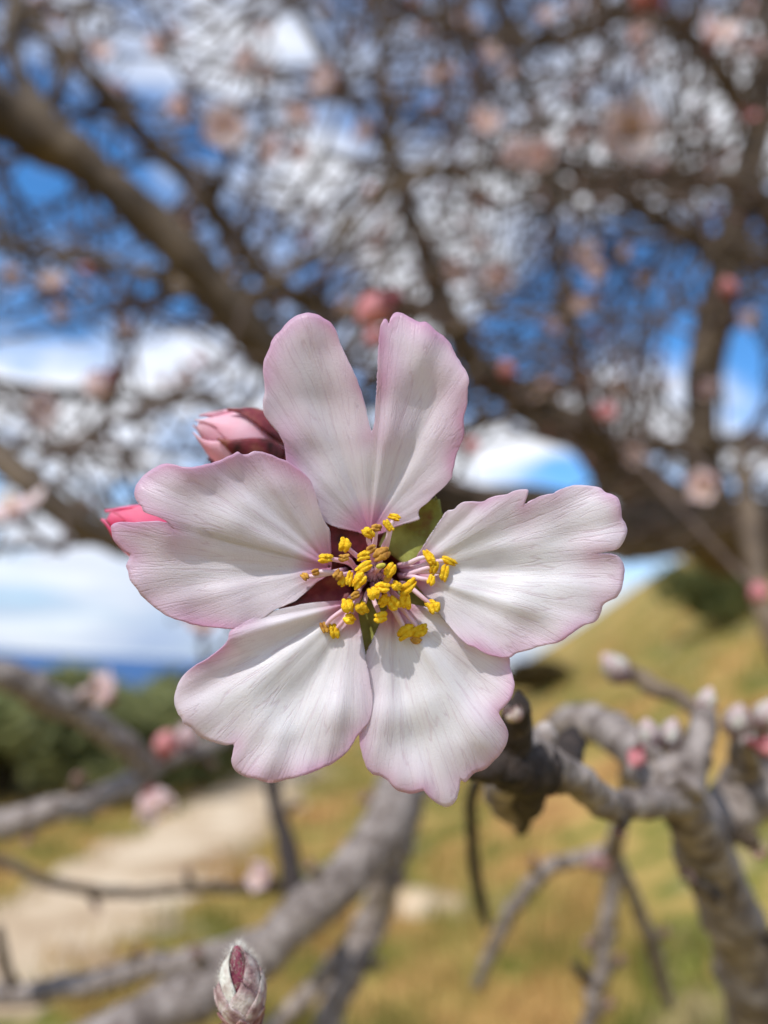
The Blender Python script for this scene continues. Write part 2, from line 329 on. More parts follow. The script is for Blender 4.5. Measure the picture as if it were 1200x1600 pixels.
    b3 = n.new('ShaderNodeBump'); b3.inputs['Strength'].default_value = 0.45; b3.inputs['Distance'].default_value = 0.00008; lk(g.outputs['Fac'], b3.inputs['Height']); lk(b2.outputs[0], b3.inputs['Normal'])
    lk(b3.outputs[0], b.inputs['Normal'])
    return translucent(m, 0.5)
M['petal'] = petal_material('petal')
M['petal_blush'] = petal_material('petal_blush', rim=(0.72, 0.38, 0.56), body=(0.86, 0.815, 0.835), blush=(0.78, 0.56, 0.69), blush_amt=0.72)

# ---------------------------------------------------------------- terrain, path, sea
def sst(a, b, x):
    t = min(1, max(0, (x-a)/(b-a))); return t*t*(3-2*t)
def hgt(x, y):
    yy = max(y, 0.0); a = x/(abs(y)+3.0)
    h = 0.24*min(yy, 45)*sst(0.05, 0.5, a)
    if a < 0.2: h -= 0.036*min(yy, 80)*(1-sst(-0.1, 0.2, a))
    r = math.hypot(x, yy)
    h -= 0.28*max(0, r-75) if y > -20 else 0
    h += 0.10*noise.noise(Vector((x*0.35, y*0.35, 0.3)))*min(1, r/4) + 0.5*noise.noise(Vector((x*0.05, y*0.05, 2.2)))*sst(10, 40, r)
    return max(h, -90)
G0 = hgt(0, 0)
gs = [math.copysign(math.sinh(abs(k)/100*8.2)/math.sinh(8.2)*9000, k) for k in range(-100, 101)]
gs = sorted(set(gs)); n_ = len(gs)
gv = [(x, y, hgt(x, y)) for y in gs for x in gs]
gf = [(j*n_+i, j*n_+i+1, (j+1)*n_+i+1, (j+1)*n_+i) for j in range(n_-1) for i in range(n_-1)]
def hmesh(x, y):
    """height of the ground sheet itself (bilinear on its grid)"""
    import bisect
    i = min(max(bisect.bisect(gs, x)-1, 0), n_-2); j = min(max(bisect.bisect(gs, y)-1, 0), n_-2)
    u = (x-gs[i])/(gs[i+1]-gs[i]); v = (y-gs[j])/(gs[j+1]-gs[j])
    g = lambda a, b: gv[b*n_+a][2]
    return (g(i, j)*(1-u)+g(i+1, j)*u)*(1-v)+(g(i, j+1)*(1-u)+g(i+1, j+1)*u)*v
g = obj('ground', gv, gf, M['ground']); g['kind'] = 'structure'
sv = [(-40000, -40000, -45), (40000, -40000, -45), (40000, 40000, -45), (-40000, 40000, -45)]
s_ = obj('sea', sv, [(0, 1, 2, 3)], M['sea']); s_['kind'] = 'structure'
def hit(px, py, dmax=120):
    """where the view ray through a pixel meets the ground"""
    d = 0.5
    while d < dmax:
        p = at(px, py, d)
        if p.z < hmesh(p.x, p.y): break
        d *= 1.01
    return at(px, py, d), d
pc = [hit(x, y)[0] for x, y in ((-420, 1640), (-120, 1545), (40, 1470), (170, 1400), (290, 1320), (370, 1262), (420, 1225), (470, 1195))]
pcs = [Vector((c[0], c[1], 0)) for c in catmull([(p.x, p.y) for p in pc], 14)]
pv = []; pf = []
for i, p in enumerate(pcs):
    tt = (pcs[min(i+1, len(pcs)-1)]-pcs[max(i-1, 0)]).normalized(); nn = Vector((-tt.y, tt.x, 0))
    for k in range(9):
        w = (k/8-0.5)*(1.3+0.9*noise.noise(Vector((i*0.16, k//5*4.0, 0))))
        q = p + nn*w; pv.append((q.x, q.y, hmesh(q.x, q.y)+0.012+0.02*(1-(2*k/8-1)**2)))
for i in range(len(pcs)-1):
    for k in range(8): pf.append((i*9+k, i*9+k+1, (i+1)*9+k+1, (i+1)*9+k))
pt = obj('path', pv, pf, M['path']); pt['kind'] = 'structure'
pk = KDTree(len(pcs))
for i, p in enumerate(pcs): pk.insert(p, i)
pk.balance()
# grass
mb_v = []; mb_f = []
for k in range(42000):
    yy = 2.2 + 22*rng.random()**1.7; xx = rng.uniform(-0.75, 0.75)*(yy+1.5)
    if pk.find(Vector((xx, yy, 0)))[2] < rng.uniform(0.28, 0.75): continue
    if noise.noise(Vector((xx*0.8, yy*0.8, 5))) < -0.25: continue
    h = rng.uniform(0.05, 0.17)*(1+2.2*max(0, noise.noise(Vector((xx*1.4, yy*1.4, 8))))); an = rng.uniform(0, 6.28); w = rng.uniform(0.004, 0.009)*(1+yy*0.05)
    z = hmesh(xx, yy)-0.01; ca, sa = math.cos(an)*w, math.sin(an)*w
    lx, ly = rng.gauss(0, 0.05), rng.gauss(0, 0.05); b0 = len(mb_v)
    mb_v += [(xx-ca, yy-sa, z), (xx+ca, yy+sa, z), (xx+lx*0.4+ca*0.7, yy+ly*0.4+sa*0.7, z+h*0.6), (xx+lx*0.4-ca*0.7, yy+ly*0.4-sa*0.7, z+h*0.6), (xx+lx, yy+ly, z+h)]
    mb_f += [(b0, b0+1, b0+2, b0+3), (b0+3, b0+2, b0+4)]
gr = obj('grass', mb_v, mb_f, M['grass'], smooth=False); gr['kind'] = 'stuff'
tag(gr, 'dry yellow and green meadow grass covering the ground beside the path', 'grass')

# shrubs and rocks on the slope
def shrub_mesh(seed, n=4500):
    q = random.Random(seed); v = []; f = []
    cl = [(q.uniform(-0.5, 0.5), q.uniform(-0.5, 0.5), q.uniform(0.2, 0.72), q.uniform(0.16, 0.32)) for _ in range(16)]
    for k in range(n):
        cx, cy_, cz, cr_ = q.choice(cl); d = Vector((q.gauss(0, 1), q.gauss(0, 1), q.gauss(0, 1))).normalized()*cr_*q.random()**0.4
        c = Vector((cx, cy_, cz))+d; c.z = max(c.z, 0.03)
        a = Vector((q.gauss(0, 1), q.gauss(0, 1), q.gauss(0, 1))).normalized(); bb = a.orthogonal().normalized(); l = q.uniform(0.045, 0.09)
        b0 = len(v); v += [c-a*l, c+bb*l*0.45, c+a*l, c-bb*l*0.45]; f.append((b0, b0+1, b0+2, b0+3))
    return v, f
shm = []
for s in (1, 2, 3):
    v, f = shrub_mesh(s); o = obj('foliage', v, f, M['foliage'], smooth=False); shm.append(o.data); bpy.data.objects.remove(o)
stem = MB()
for k in range(5):
    an = k*1.3; stem.add(*tube([Vector((0, 0, -0.05)), Vector((0.1*math.cos(an), 0.1*math.sin(an), 0.25)), Vector((0.3*math.cos(an), 0.3*math.sin(an), 0.55))], [0.025, 0.018, 0.008], 5))
so_ = stem.build('stem', M['bark_brown']); stm = so_.data; bpy.data.objects.remove(so_)
def shrub(px, py, hh, ww, lab, k, dmax=60, grp=None, dry=False):
    p, d = hit(px, py, dmax); p.z = hmesh(p.x, p.y)
    t_ = thing('shrub', lab, 'shrub', p, grp); t_.rotation_euler.z = rng.uniform(0, 6); t_.scale = (ww, ww, hh)
    for nm, me in (('foliage', shm[k % 3]), ('stem', stm)):
        o = bpy.data.objects.new(nm, me); col.objects.link(o); o.parent = t_
        if dry and nm == 'foliage': o.material_slots[0].link = 'OBJECT'; o.material_slots[0].material = M['foliage_dry']
shrub(0, 1245, 1.75, 2.3, 'bushy olive-green shrub at the left end of the row beyond the path', 0)
shrub(100, 1238, 1.65, 2.1, 'rounded green shrub behind the slanting pale branch', 1)
shrub(200, 1225, 1.7, 2.0, 'dark green shrub crossed by the slanting pale branch', 2)
shrub(295, 1215, 1.95, 2.1, 'olive-green shrub rising beside the lower left petal', 0)
shrub(1120, 985, 1.3, 1.3, 'small dark green bush alone on the dry hillside', 1)
shrub(850, 1085, 0.95, 1.5, 'dull brown bush low on the slope behind the right petal', 2, dry=True)
def rock(px, py, sc, lab, seed):
    p, d = hit(px, py); p.z = hmesh(p.x, p.y)
    import bmesh
    bm = bmesh.new(); bmesh.ops.create_icosphere(bm, subdivisions=3, radius=1)
    for vv in bm.verts:
        nn = 1+0.35*noise.noise(vv.co*1.3+Vector((seed, 0, 0)))+0.1*noise.noise(vv.co*4+Vector((seed, 3, 0)))
        vv.co = Vector((vv.co.x*sc[0], vv.co.y*sc[1], vv.co.z*sc[2]))*nn
    me = bpy.data.meshes.new('rock'); bm.to_mesh(me); bm.free(); me.materials.append(M['path'])
    o = bpy.data.objects.new('rock', me); col.objects.link(o); o.location = p; tag(o, lab, 'rock')
rock(655, 1420, (0.30, 0.22, 0.10), 'flat pale stone in the grass below the blossom', 1.0)

# ---------------------------------------------------------------- background almond tree
tree_o = at(1480, 1500, 1.5); tree_o.z = hmesh(tree_o.x, tree_o.y)
TREE = thing('almond_tree', 'bare brown almond tree with a dense tangle of twigs behind the blossom', 'tree', tree_o)
SAMP = []      # (pos, tangent, radius) spawn points
def limb(pts, name='limb', m='bark_brown', spawn=True, n=7, sides=10):
    P, Rr = path(pts, n)
    v, f = tube(P, Rr, sides, 0.35, len(SAMP)*0.37)
    o = obj(name, v, f, M[m], TREE, tree_o)
    if spawn:
        for i in range(1, len(P)-1): SAMP.append((P[i], (P[i+1]-P[i]).normalized(), Rr[i]))
    return P, Rr
# trunk (stands right of the picture) and its crotch
crotch = at(1420, 900, 1.35)
TP = catmull([tuple(tree_o-Vector((0, 0, 0.08)))+(0.15,), tuple(tree_o+Vector((-0.02, 0, 0.25)))+(0.115,), tuple(crotch-Vector((-0.02, 0, 0.2)))+(0.10,), tuple(crotch)+(0.09,), tuple(crotch+Vector((0.0, 0.05, 0.25)))+(0.06,)], 6)
v, f = tube([Vector(c[:3]) for c in TP], [c[3] for c in TP], 16, 0.35, 3.3); obj('trunk', v, f, M['bark_brown'], TREE, tree_o)
limb([(1420, 900, 1.33, 66), (1250, 858, 1.2, 60), (1100, 822, 1.1, 56), (1010, 775, 1.05, 42), (930, 695, 1.0, 33), (860, 660, 0.97, 30), (800, 615, 0.95, 27), (740, 565, 0.92, 24), (695, 480, 0.9, 20), (655, 370, 0.88, 16), (620, 260, 0.86, 12), (600, 120, 0.85, 9), (590, -60, 0.85, 6)])
limb([(1080, 822, 1.08, 48), (960, 830, 0.9, 42), (840, 800, 0.78, 38), (700, 780, 0.68, 36), (570, 710, 0.6, 34), (470, 610, 0.55, 33), (390, 520, 0.52, 33), (300, 410, 0.5, 33), (205, 320, 0.49, 35), (110, 240, 0.48, 38), (30, 190, 0.47, 44), (-60, 140, 0.46, 42), (-180, 60, 0.46, 36)])
limb([(1110, 820, 1.1, 40), (1100, 720, 1.12, 30), (1098, 600, 1.14, 27), (1118, 480, 1.16, 26), (1150, 340, 1.18, 24), (1185, 200, 1.2, 22), (1205, 60, 1.2, 19), (1230, -80, 1.2, 15)])
limb([(1260, 430, 1.1, 20), (1200, 408, 0.95, 18), (1120, 385, 0.85, 17), (1040, 350, 0.8, 15), (960, 300, 0.78, 13), (880, 262, 0.78, 11), (790, 255, 0.78, 10), (690, 270, 0.8, 9), (600, 262, 0.8, 8), (500, 240, 0.8, 6)])
limb([(1420, 900, 1.36, 50), (1340, 640, 1.25, 34), (1260, 430, 1.12, 24), (1170, 300, 1.0, 18), (1080, 280, 0.95, 15), (980, 272, 0.92, 12), (860, 300, 0.9, 9)])
limb([(590, 500, 0.85, 13), (500, 480, 0.8, 16), (425, 440, 0.75, 17), (350, 352, 0.72, 17), (290, 275, 0.7, 16), (210, 200, 0.68, 15), (150, 130, 0.66, 13), (60, 40, 0.65, 10), (-20, -60, 0.65, 7)])
limb([(695, 480, 0.9, 17), (590, 500, 0.85, 13)])
limb([(1185, 200, 1.2, 18), (1080, 60, 1.1, 13), (980, 22, 1.0, 12), (880, 60, 0.95, 12), (760, 62, 0.9, 11), (680, 30, 0.88, 10), (610, -10, 0.86, 8), (500, -90, 0.86, 6)])
limb([(-180, 560, 0.55, 30), (-40, 680, 0.48, 25), (40, 752, 0.45, 23), (110, 812, 0.45, 22), (180, 842, 0.47, 18), (270, 845, 0.5, 13), (360, 800, 0.55, 9)])
limb([(-180, 60, 0.46, 30), (-260, 300, 0.5, 30), (-180, 560, 0.55, 30)])
limb([(110, 240, 0.48, 20), (30, 110, 0.5, 12), (20, 20, 0.52, 11), (60, -60, 0.55, 8)])
limb([(620, 260, 0.86, 9), (540, 140, 0.8, 9), (470, 20, 0.76, 8), (420, -80, 0.75, 6)])
limb([(930, 695, 1.0, 15), (900, 560, 1.0, 12), (870, 400, 1.0, 10), (850, 220, 1.0, 8), (800, 60, 1.0, 7), (780, -60, 1.0, 5)])
limb([(860, 660, 0.97, 14), (960, 690, 0.95, 15), (1060, 700, 0.95, 16), (1160, 690, 0.98, 15), (1260, 700, 1.05, 16)])
limb([(1150, 690, 0.60, 6), (1162, 740, 0.55, 12), (1168, 800, 0.5, 16), (1178, 870, 0.46, 16), (1195, 960, 0.42, 14), (1260, 1120, 0.40, 14)], spawn=False)
limb([(1260, 700, 1.05, 10), (1200, 690, 0.85, 9), (1150, 690, 0.60, 6)], spawn=False)
limb([(-180, 560, 0.55, 14), (-20, 596, 0.6, 9), (120, 615, 0.65, 8), (260, 620, 0.7, 7), (380, 645, 0.75, 6)])
limb([(370, 490, 0.52, 14), (260, 440, 0.6, 10), (120, 400, 0.66, 9), (-20, 380, 0.7, 7)])
TARGET_GAPS = [(830, 735, 105, 55), (1068, 560, 34, 85), (1160, 590, 34, 95), (75, 570, 120, 45), (240, 125, 60, 38), (470, 60, 50, 45), (225, 295, 55, 42), (265, 560, 60, 35), (60, 280, 50, 40), (540, 210, 35, 45), (120, 940, 190, 95), (1000, 950, 240, 80)]
def topix(p):
    d = (p-CAM).dot(fw); q = p-CAM
    return 600+q.dot(RT)/d*F, 800-q.dot(UP)/d*F, d
def blocked(P, soft=1.0):
    for p in P:
        x, y, d = topix(p)
        if d < 0.34: return True
        for gx, gy, a, b_ in TARGET_GAPS:
            if ((x-gx)/a)**2+((y-gy)/b_)**2 < soft: return True
    return False
def arc(a, b, bend, ta=None):
    L_ = (b-a).length; c = (a+b)*0.5 + Vector((rng.gauss(0, 1), rng.gauss(0, 1), rng.gauss(0, 1)))*L_*bend
    q = a + (ta or (b-a).normalized())*L_*0.25
    n = max(5, min(12, int(L_/0.04)))
    return [Vector(p) for p in catmull([tuple(a), tuple((q+a+c)/3 if ta else (a+c)/2), tuple(c), tuple((c+b)/2+Vector((rng.gauss(0, 1), rng.gauss(0, 1), rng.gauss(0, 1)))*L_*bend*0.3), tuple(b)], max(2, n//4))]
kd = KDTree(len(SAMP))
for i, s in enumerate(SAMP): kd.insert(s[0], i)
kd.balance()
twigs = MB(); BR = []; budpts = []; thin = MB()
CELL = 13.0; COV = {}
def cells(P):
    o = []
    for i in range(len(P)-1):
        x0, y0, _ = topix(P[i]); x1, y1, _ = topix(P[i+1]); n = max(1, int(math.hypot(x1-x0, y1-y0)/CELL))
        for k in range(n): o.append((int((x0+(x1-x0)*k/n)//CELL), int((y0+(y1-y0)*k/n)//CELL)))
    return list(dict.fromkeys(o))
def crowded(P, lim):
    c = cells(P); c = c[len(c)//5:] or c
    m_ = sum(COV.get(q, 0) for q in c)/len(c)
    if m_ > lim: return True
    for q in c:
        COV[q] = COV.get(q, 0)+1
        for dx_, dy_ in ((1, 0), (-1, 0), (0, 1), (0, -1)): COV[(q[0]+dx_, q[1]+dy_)] = COV.get((q[0]+dx_, q[1]+dy_), 0)+0.5
    return False
def lim_at(x, y, base):
    k = 0.74+0.8*sst(300, 800, x)
    if y > 620: k *= 0.6
    return base*k*(1.0+0.9*noise.noise(Vector((x*0.006, y*0.006, 3.3))))
tries = 0
while len(BR) < 640 and tries < 14000:
    tries += 1
    x = rng.uniform(-80, 1280); y = rng.uniform(-120, 800)
    b_ = at(x, y, rng.uniform(0.5, 1.3))
    cands = kd.find_n(b_, 40); c, i, dist = cands[int(len(cands)*rng.random()**1.5)]
    if dist > 0.8 or dist < 0.06: continue
    P = arc(c, b_, 0.12)
    if blocked(P, 0.8) or crowded(P, lim_at(x, y, 1.15)): continue
    BR.append((P, min(SAMP[i][2]*0.6, rng.uniform(0.0024, 0.0056)*(0.6+dist))))
BR.sort(key=lambda b_: -b_[1]*sum((b_[0][j+1]-b_[0][j]).length for j in range(len(b_[0])-1)))
print('branches', len(BR), tries)
for k, (P, ra) in enumerate(BR):
    n_p = len(P); Rr = [ra*(1-0.72*j/(n_p-1)) for j in range(n_p)]
    v, f = tube(P, Rr, 6, 0.25, k*0.71)
    if k < 275: obj('branch', v, f, M['bark_brown'], TREE, tree_o)
    else: thin.add(v, f)
ntw = 0
for rnd_ in range(26):
    for k, (P, ra) in enumerate(BR):
        n_p = len(P); j = rng.randrange(2, n_p); tg = (P[j]-P[j-1]).normalized()
        dr = (tg*0.7 + Vector((rng.gauss(0, 0.7), rng.gauss(0, 0.7), rng.gauss(0.25, 0.7)))).normalized()
        e = P[j] + dr*rng.uniform(0.05, 0.22); Q = arc(P[j], e, 0.10); x, y, _ = topix(e)
        if blocked(Q, 0.7) or crowded(Q, lim_at(x, y, 2.6)): continue
        rr = rng.uniform(0.0016, 0.0034); ntw += 1
        twigs.add(*tube(Q, [rr*(1-0.5*q/(len(Q)-1)) for q in range(len(Q))], 5, 0, 0, False))
        for q in Q[1:]:
            if rng.random() < 0.3: budpts.append((q, dr))
        budpts.append((e, dr))
print('twigs', ntw)
# small winter buds on the twigs
bb = MB()
for p, d in budpts:
    dd = (d + Vector((rng.gauss(0, 0.6), rng.gauss(0, 0.6), rng.gauss(0, 0.6)))).normalized(); x_, y_, z_ = frame(dd); l = rng.uniform(0.004, 0.008)
    vv = []; rr = l*0.33
    for s, q in ((0, 0.5), (0.35, 1.0), (0.75, 0.7), (1.0, 0.08)):
        vv += [p + z_*l*s + (x_*math.cos(a*1.2566)+y_*math.sin(a*1.2566))*rr*q for a in range(5)]
    ff = [(j*5+k, j*5+(k+1) % 5, (j+1)*5+(k+1) % 5, (j+1)*5+k) for j in range(3) for k in range(5)]
    bb.add(vv, ff)
# blossom and bud masters for the background
def bg_blossom(name, half=False, seed=1):
    q = random.Random(seed); mb = MB()
    for k in range(5):
        an = k*1.2566+q.uniform(-0.1, 0.1); v = []; f = []
        for j in range(7):
            t_ = j/6
            for i in range(7):
                u = -1+i/3; w = 0.0085*math.sin(min(1, t_*0.9+0.12)*math.pi)**0.6
                rr = 0.002+0.0165*t_*(1-0.10*u*u-(0.08 if abs(u) < 0.2 and t_ == 1 else 0))
                up = (0.012*t_**1.1 if half else 0.004*t_)+0.0012*math.sin(u*3+k)*t_
                if half: rr *= 0.62
                p_ = Vector((rr, u*w*(0.8 if half else 1), up)); v.append(Matrix.Rotation(an, 3, 'Z') @ p_)
        for j in range(6):
            for i in range(6): a = j*7+i; f.append((a, a+1, a+8, a+7))
        mb.add(v, f, 0)
    for k in range(7):
        an = q.uniform(0, 6.28); r_ = q.uniform(0.001, 0.006)
        e = Vector((math.cos(an)*r_, math.sin(an)*r_, q.uniform(0.006, 0.010)))
        mb.add(*tube([Vector((math.cos(an)*0.001, math.sin(an)*0.001, 0)), e], [0.0002, 0.0002], 4, cap=False), 1)
        mb.add(*lathe(e, Vector((1, 0, 0)), Vector((0, 1, 0)), Vector((0, 0, 1)), 0.0012, lambda s: 0.45*math.sin(max(0.05, min(0.95, s))*math.pi), 0, 1, 6, 4), 1)
    prof = lambda s: 0.55*math.sqrt(max(0.02, s))
    mb.add(*lathe(Vector((0, 0, -0.006)), Vector((1, 0, 0)), Vector((0, 1, 0)), Vector((0, 0, 1)), 0.007, prof, 0, 1, 8, 5), 2)
    return mb.build(name, [M['bg_petal'], M['anther'], M['sepal_red']])
def bg_bud(name, mm):
    mb = MB(); prof = lambda s: 0.36*math.sin(math.pi*min(0.98, max(0.03, s))**0.8)
    X, Y, Z = Vector((1, 0, 0)), Vector((0, 1, 0)), Vector((0, 0, 1))
    mb.add(*lathe(Vector((0, 0, 0.003)), X, Y, Z, 0.0115, prof, 0, 1, 12, 10, 0.06), 0)
    for k in range(5): mb.add(*shell(Vector((0, 0, 0.003)), X, Y, Z, 0.0115, prof, 0.02, 0.6, k*1.2566, 0.62, 0.0003, 2.5, nu=4, nv=5), 1)
    mb.add(*lathe(Vector((0, 0, 0)), X, Y, Z, 0.006, lambda s: 0.3, 0, 1, 8, 3), 1)
    return mb.build(name, [mm, M['sepal_red']])
def fuzzy_bud(name):
    mb = MB(); prof = lambda s: 0.30*max(0.03, math.sin(math.pi*min(0.97, max(0.0, 0.12+0.86*s))**0.95))**0.8
    X, Y, Z = Vector((1, 0, 0)), Vector((0, 1, 0)), Vector((0, 0, 1)); O = Vector((0, 0, -0.002)); Ln = 0.0135
    mb.add(*lathe(O, X, Y, Z, Ln, lambda s: 0.92*prof(s), 0, 0.98, 12, 10, 0.08), 0)
    for k in range(3): mb.add(*shell(O, X, Y, Z, Ln, prof, 0.3, 0.97, k*2.09+0.4, 0.9, Ln*0.01, 2.6, wav=Ln*0.03, nu=5, nv=6), 1)
    for k in range(5): mb.add(*shell(O, X, Y, Z, Ln, prof, 0.1, 0.66, k*1.2566, 0.75, Ln*0.03, 2.4, flare=Ln*0.03, wav=Ln*0.03, nu=5, nv=6), 2)
    for k in range(5): mb.add(*shell(O, X, Y, Z, Ln, prof, -0.02, 0.38, k*1.2566+0.6, 0.7, Ln*0.05, 2.2, flare=Ln*0.04, wav=Ln*0.03, nu=5, nv=6), 3)
    return mb.build(name, [M['bg_petal'], M['bud_scale_pale'], M['bud_scale_mid'], M['bud_scale']])
masters = {}
for k, (nm, fn) in {'open': ('almond_blossom', lambda: bg_blossom('almond_blossom', False, 1)), 'half': ('almond_blossom', lambda: bg_blossom('almond_blossom', True, 2)), 'bud': ('flower_bud', lambda: bg_bud('flower_bud', M['bg_bud'])), 'pale': ('flower_bud', lambda: bg_bud('flower_bud', M['bg_petal'])), 'fuzzy': ('flower_bud', lambda: fuzzy_bud('flower_bud'))}.items():
    o = fn(); masters[k] = o.data; bpy.data.objects.remove(o)
allp = [(s[0], s[2]) for s in SAMP] + [(p, r_) for P, r_ in BR for p in P[1:]]
kd2 = KDTree(len(allp))
for i, s in enumerate(allp): kd2.insert(s[0], i)
kd2.balance()
def bloom(kind, px, py, d, sc, label, group=None, face=None, own=None):
    p = at(px, py, d)
    fc = (face or (-fw*0.55 + Vector((rng.gauss(-0.15, 0.7), rng.gauss(0, 0.3), rng.gauss(0.25, 0.6))))).normalized()
    o = bpy.data.objects.new('flower_bud' if kind in ('bud', 'pale', 'fuzzy') else 'almond_blossom', masters[kind]); col.objects.link(o)
    o.matrix_world = Matrix.Translation(p) @ fc.to_track_quat('Z', 'Y').to_matrix().to_4x4() @ Matrix.Scale(sc, 4)
    tag(o, label, 'flower bud' if kind in ('bud', 'pale', 'fuzzy') else 'blossom', group)
    if own is None:
        best = kd2.find_n(p, 12); c, i, dist = best[0]
        back = p - fc*0.005*sc
        mid = (c+back)*0.5 - fc*min(0.02, dist*0.3)
        twigs.add(*tube([Vector(q) for q in catmull([tuple(c), tuple(mid), tuple(back)], 4)], [0.0017]*5+[0.0013]*4, 5, 0, 0, False))
    return o
GB = 'blurred buds in the tangle of twigs'; GO = 'blurred blossoms in the tangle of twigs'
bloom('bud', 622, 462, 0.30, 1.6, 'salmon-red flower bud just above the cleft top petal')
bloom('bud', 583, 524, 0.42, 1.2, 'small red bud showing through the cleft of the top petal')
bloom('open', 22, 800, 0.30, 0.85, 'pale pink half-hidden blossom on the dark branch at the left edge')
bloom('open', 70, 640, 0.55, 1.1, 'washed-out pale blossom under the bright white cloud')
bloom('pale', 176, 582, 0.38, 1.6, 'peach-coloured bud beside the bright white cloud')
bloom('open', 352, 200, 0.60, 1.15, 'cream blossom right of the thinner slanting limb')
bloom('open', 985, 200, 0.62, 1.6, 'large pale pink blossom in the thick of the twigs')
bloom('half', 755, 202, 0.50, 1.0, 'peach half-open blossom above the level limb')
bloom('open', 815, 245, 0.65, 1.2, 'soft pink blossom touching the level limb')
bloom('bud', 1036, 12, 0.40, 1.5, 'bright crimson bud at the top beside the curved twig')
bloom('half', 1115, 66, 0.45, 1.1, 'pale half-open blossom with a crimson base near the upright limb')
bloom('bud', 1146, 470, 0.45, 1.2, 'red bud in front of the dark upright limb')
bloom('bud', 930, 636, 0.50, 1.4, 'red bud above the thick dark limb beside a patch of sky')
bloom('bud', 800, 596, 0.50, 1.3, 'dull red bud on the thick dark limb near the top petal')
bloom('bud', 728, 706, 0.42, 1.1, 'dark red bud between the top petal and the blue gap')
bloom('half', 985, 712, 0.70, 1.0, 'salmon half-open blossom below the thick dark limb')
bloom('half', 1110, 755, 0.45, 1.0, 'white half-open blossom beside the pale upright twig')
bloom('bud', 1180, 920, 0.34, 1.1, 'pink-red bud low on the pale upright twig')
bloom('half', 155, 90, 0.6, 1.0, 'pinkish half-open blossom over the thick left limb')
for k, (x, y, d, kd_, sc) in enumerate([(250, 78, .7, 'half', 1), (475, 240, .7, 'half', .9), (155, 430, .6, 'bud', 1.2), (590, 312, .8, 'half', 1), (835, 300, .8, 'half', 1.1), (440, 235, .9, 'bud', 1), (860, 330, .8, 'bud', 1), (800, 120, .9, 'half', 1), (905, 130, .9, 'bud', 1.2), (1010, 330, .8, 'bud', 1.2), (690, 180, .8, 'bud', 1.2), (700, 660, .7, 'bud', 1), (330, 570, .7, 'bud', 1.3), (330, 300, .8, 'half', .9), (30, 430, .7, 'half', 1), (1090, 600, .8, 'bud', 1), (1000, 440, .9, 'half', 1), (760, 440, .9, 'half', 1), (560, 60, .9, 'half', 1), (100, 30, .7, 'half', 1), (1010, 600, .9, 'bud', 1), (945, 520, .9, 'bud', 1.2)]):
    bloom(kd_, x, y, d, sc, 'small blurred reddish flower bud among the background twigs' if kd_ == 'bud' else 'small blurred half-open pale blossom among the background twigs', GB if kd_ == 'bud' else GO)
for k in range(170):
    x = rng.uniform(-20, 1220); y = rng.uniform(-20, 640)
    if rng.random() > 0.35+0.65*sst(300, 800, x): continue
    kd_ = 'bud' if rng.random() < 0.22 else 'half'
    p_ = kd2.find(at(x, y, rng.uniform(0.6, 1.1)))[0]; x, y, d = topix(p_)
    bloom(kd_, x+rng.uniform(-12, 12), y-12, max(0.4, d-0.01), rng.uniform(0.8, 1.35) if kd_ == 'half' else rng.uniform(0.7, 1.1), 'small blurred reddish flower bud among the background twigs' if kd_ == 'bud' else 'small blurred half-open pale blossom among the background twigs', GB if kd_ == 'bud' else GO)
th = thin.build('thin_branches', M['bark_brown'], TREE, tree_o); th['kind'] = 'stuff'
tw = twigs.build('twig_tangle', M['twig'], TREE, tree_o); tw['kind'] = 'stuff'
bo = bb.build('winter_buds', M['winter_bud'], TREE, tree_o); bo['kind'] = 'stuff'

# ---------------------------------------------------------------- lower branches
def branch_thing(label, origin, group=None): return thing('almond_branch', label, 'branch', origin, group)
def piece(t_, pts, name, m='bark_grey', n=8, sides=12, lump=0.3):
    """a knobbly piece of wood: swollen nodes, ridges and scars displaced into the tube"""
    sd = rng.random()*9; n2 = max(14, n*2); P, Rr = path(pts, n2); q = random.Random(int(sd*1000))
    S_ = [0.0]
    for i in range(1, len(P)): S_.append(S_[-1]+(P[i]-P[i-1]).length)
    rm = sum(Rr)/len(Rr); nodes = []; x = q.uniform(1, 3)*rm
    while x < S_[-1]: nodes.append((x, q.uniform(0.08, 0.26), q.uniform(0, 6.28))); x += q.uniform(2.2, 6.5)*rm
    # wander
    for i in range(1, len(P)-1):
        w = Vector((noise.noise(Vector((S_[i]/rm*0.28, sd, 0))), noise.noise(Vector((S_[i]/rm*0.28, sd, 5))), noise.noise(Vector((S_[i]/rm*0.28, sd, 9)))))
        P[i] = P[i]+w*rm*0.34*min(1, i/6, (len(P)-1-i)/6)
    sides = max(sides, 18); v, f = tube(P, Rr, sides, 0)
    for i in range(len(P)):
        for k in range(sides):
            p = v[i*sides+k]; d = (p-P[i]); an = 2*math.pi*k/sides
            r = 1+lump*0.45*noise.noise(p*(0.55/rm)+Vector((sd, 0, 0)))+lump*0.35*noise.noise(p*(1.7/rm)+Vector((0, sd, 0)))+lump*0.22*noise.noise(p*(4.5/rm))
            for x, h_, a0 in nodes:
                e_ = (S_[i]-x)/(rm*0.42)
                if abs(e_) < 3: r += h_*math.exp(-e_*e_)*(0.45+0.55*math.cos(an-a0))
            v[i*sides+k] = P[i]+d*r
    return obj(name, v, f, M[m], t_, t_.location)
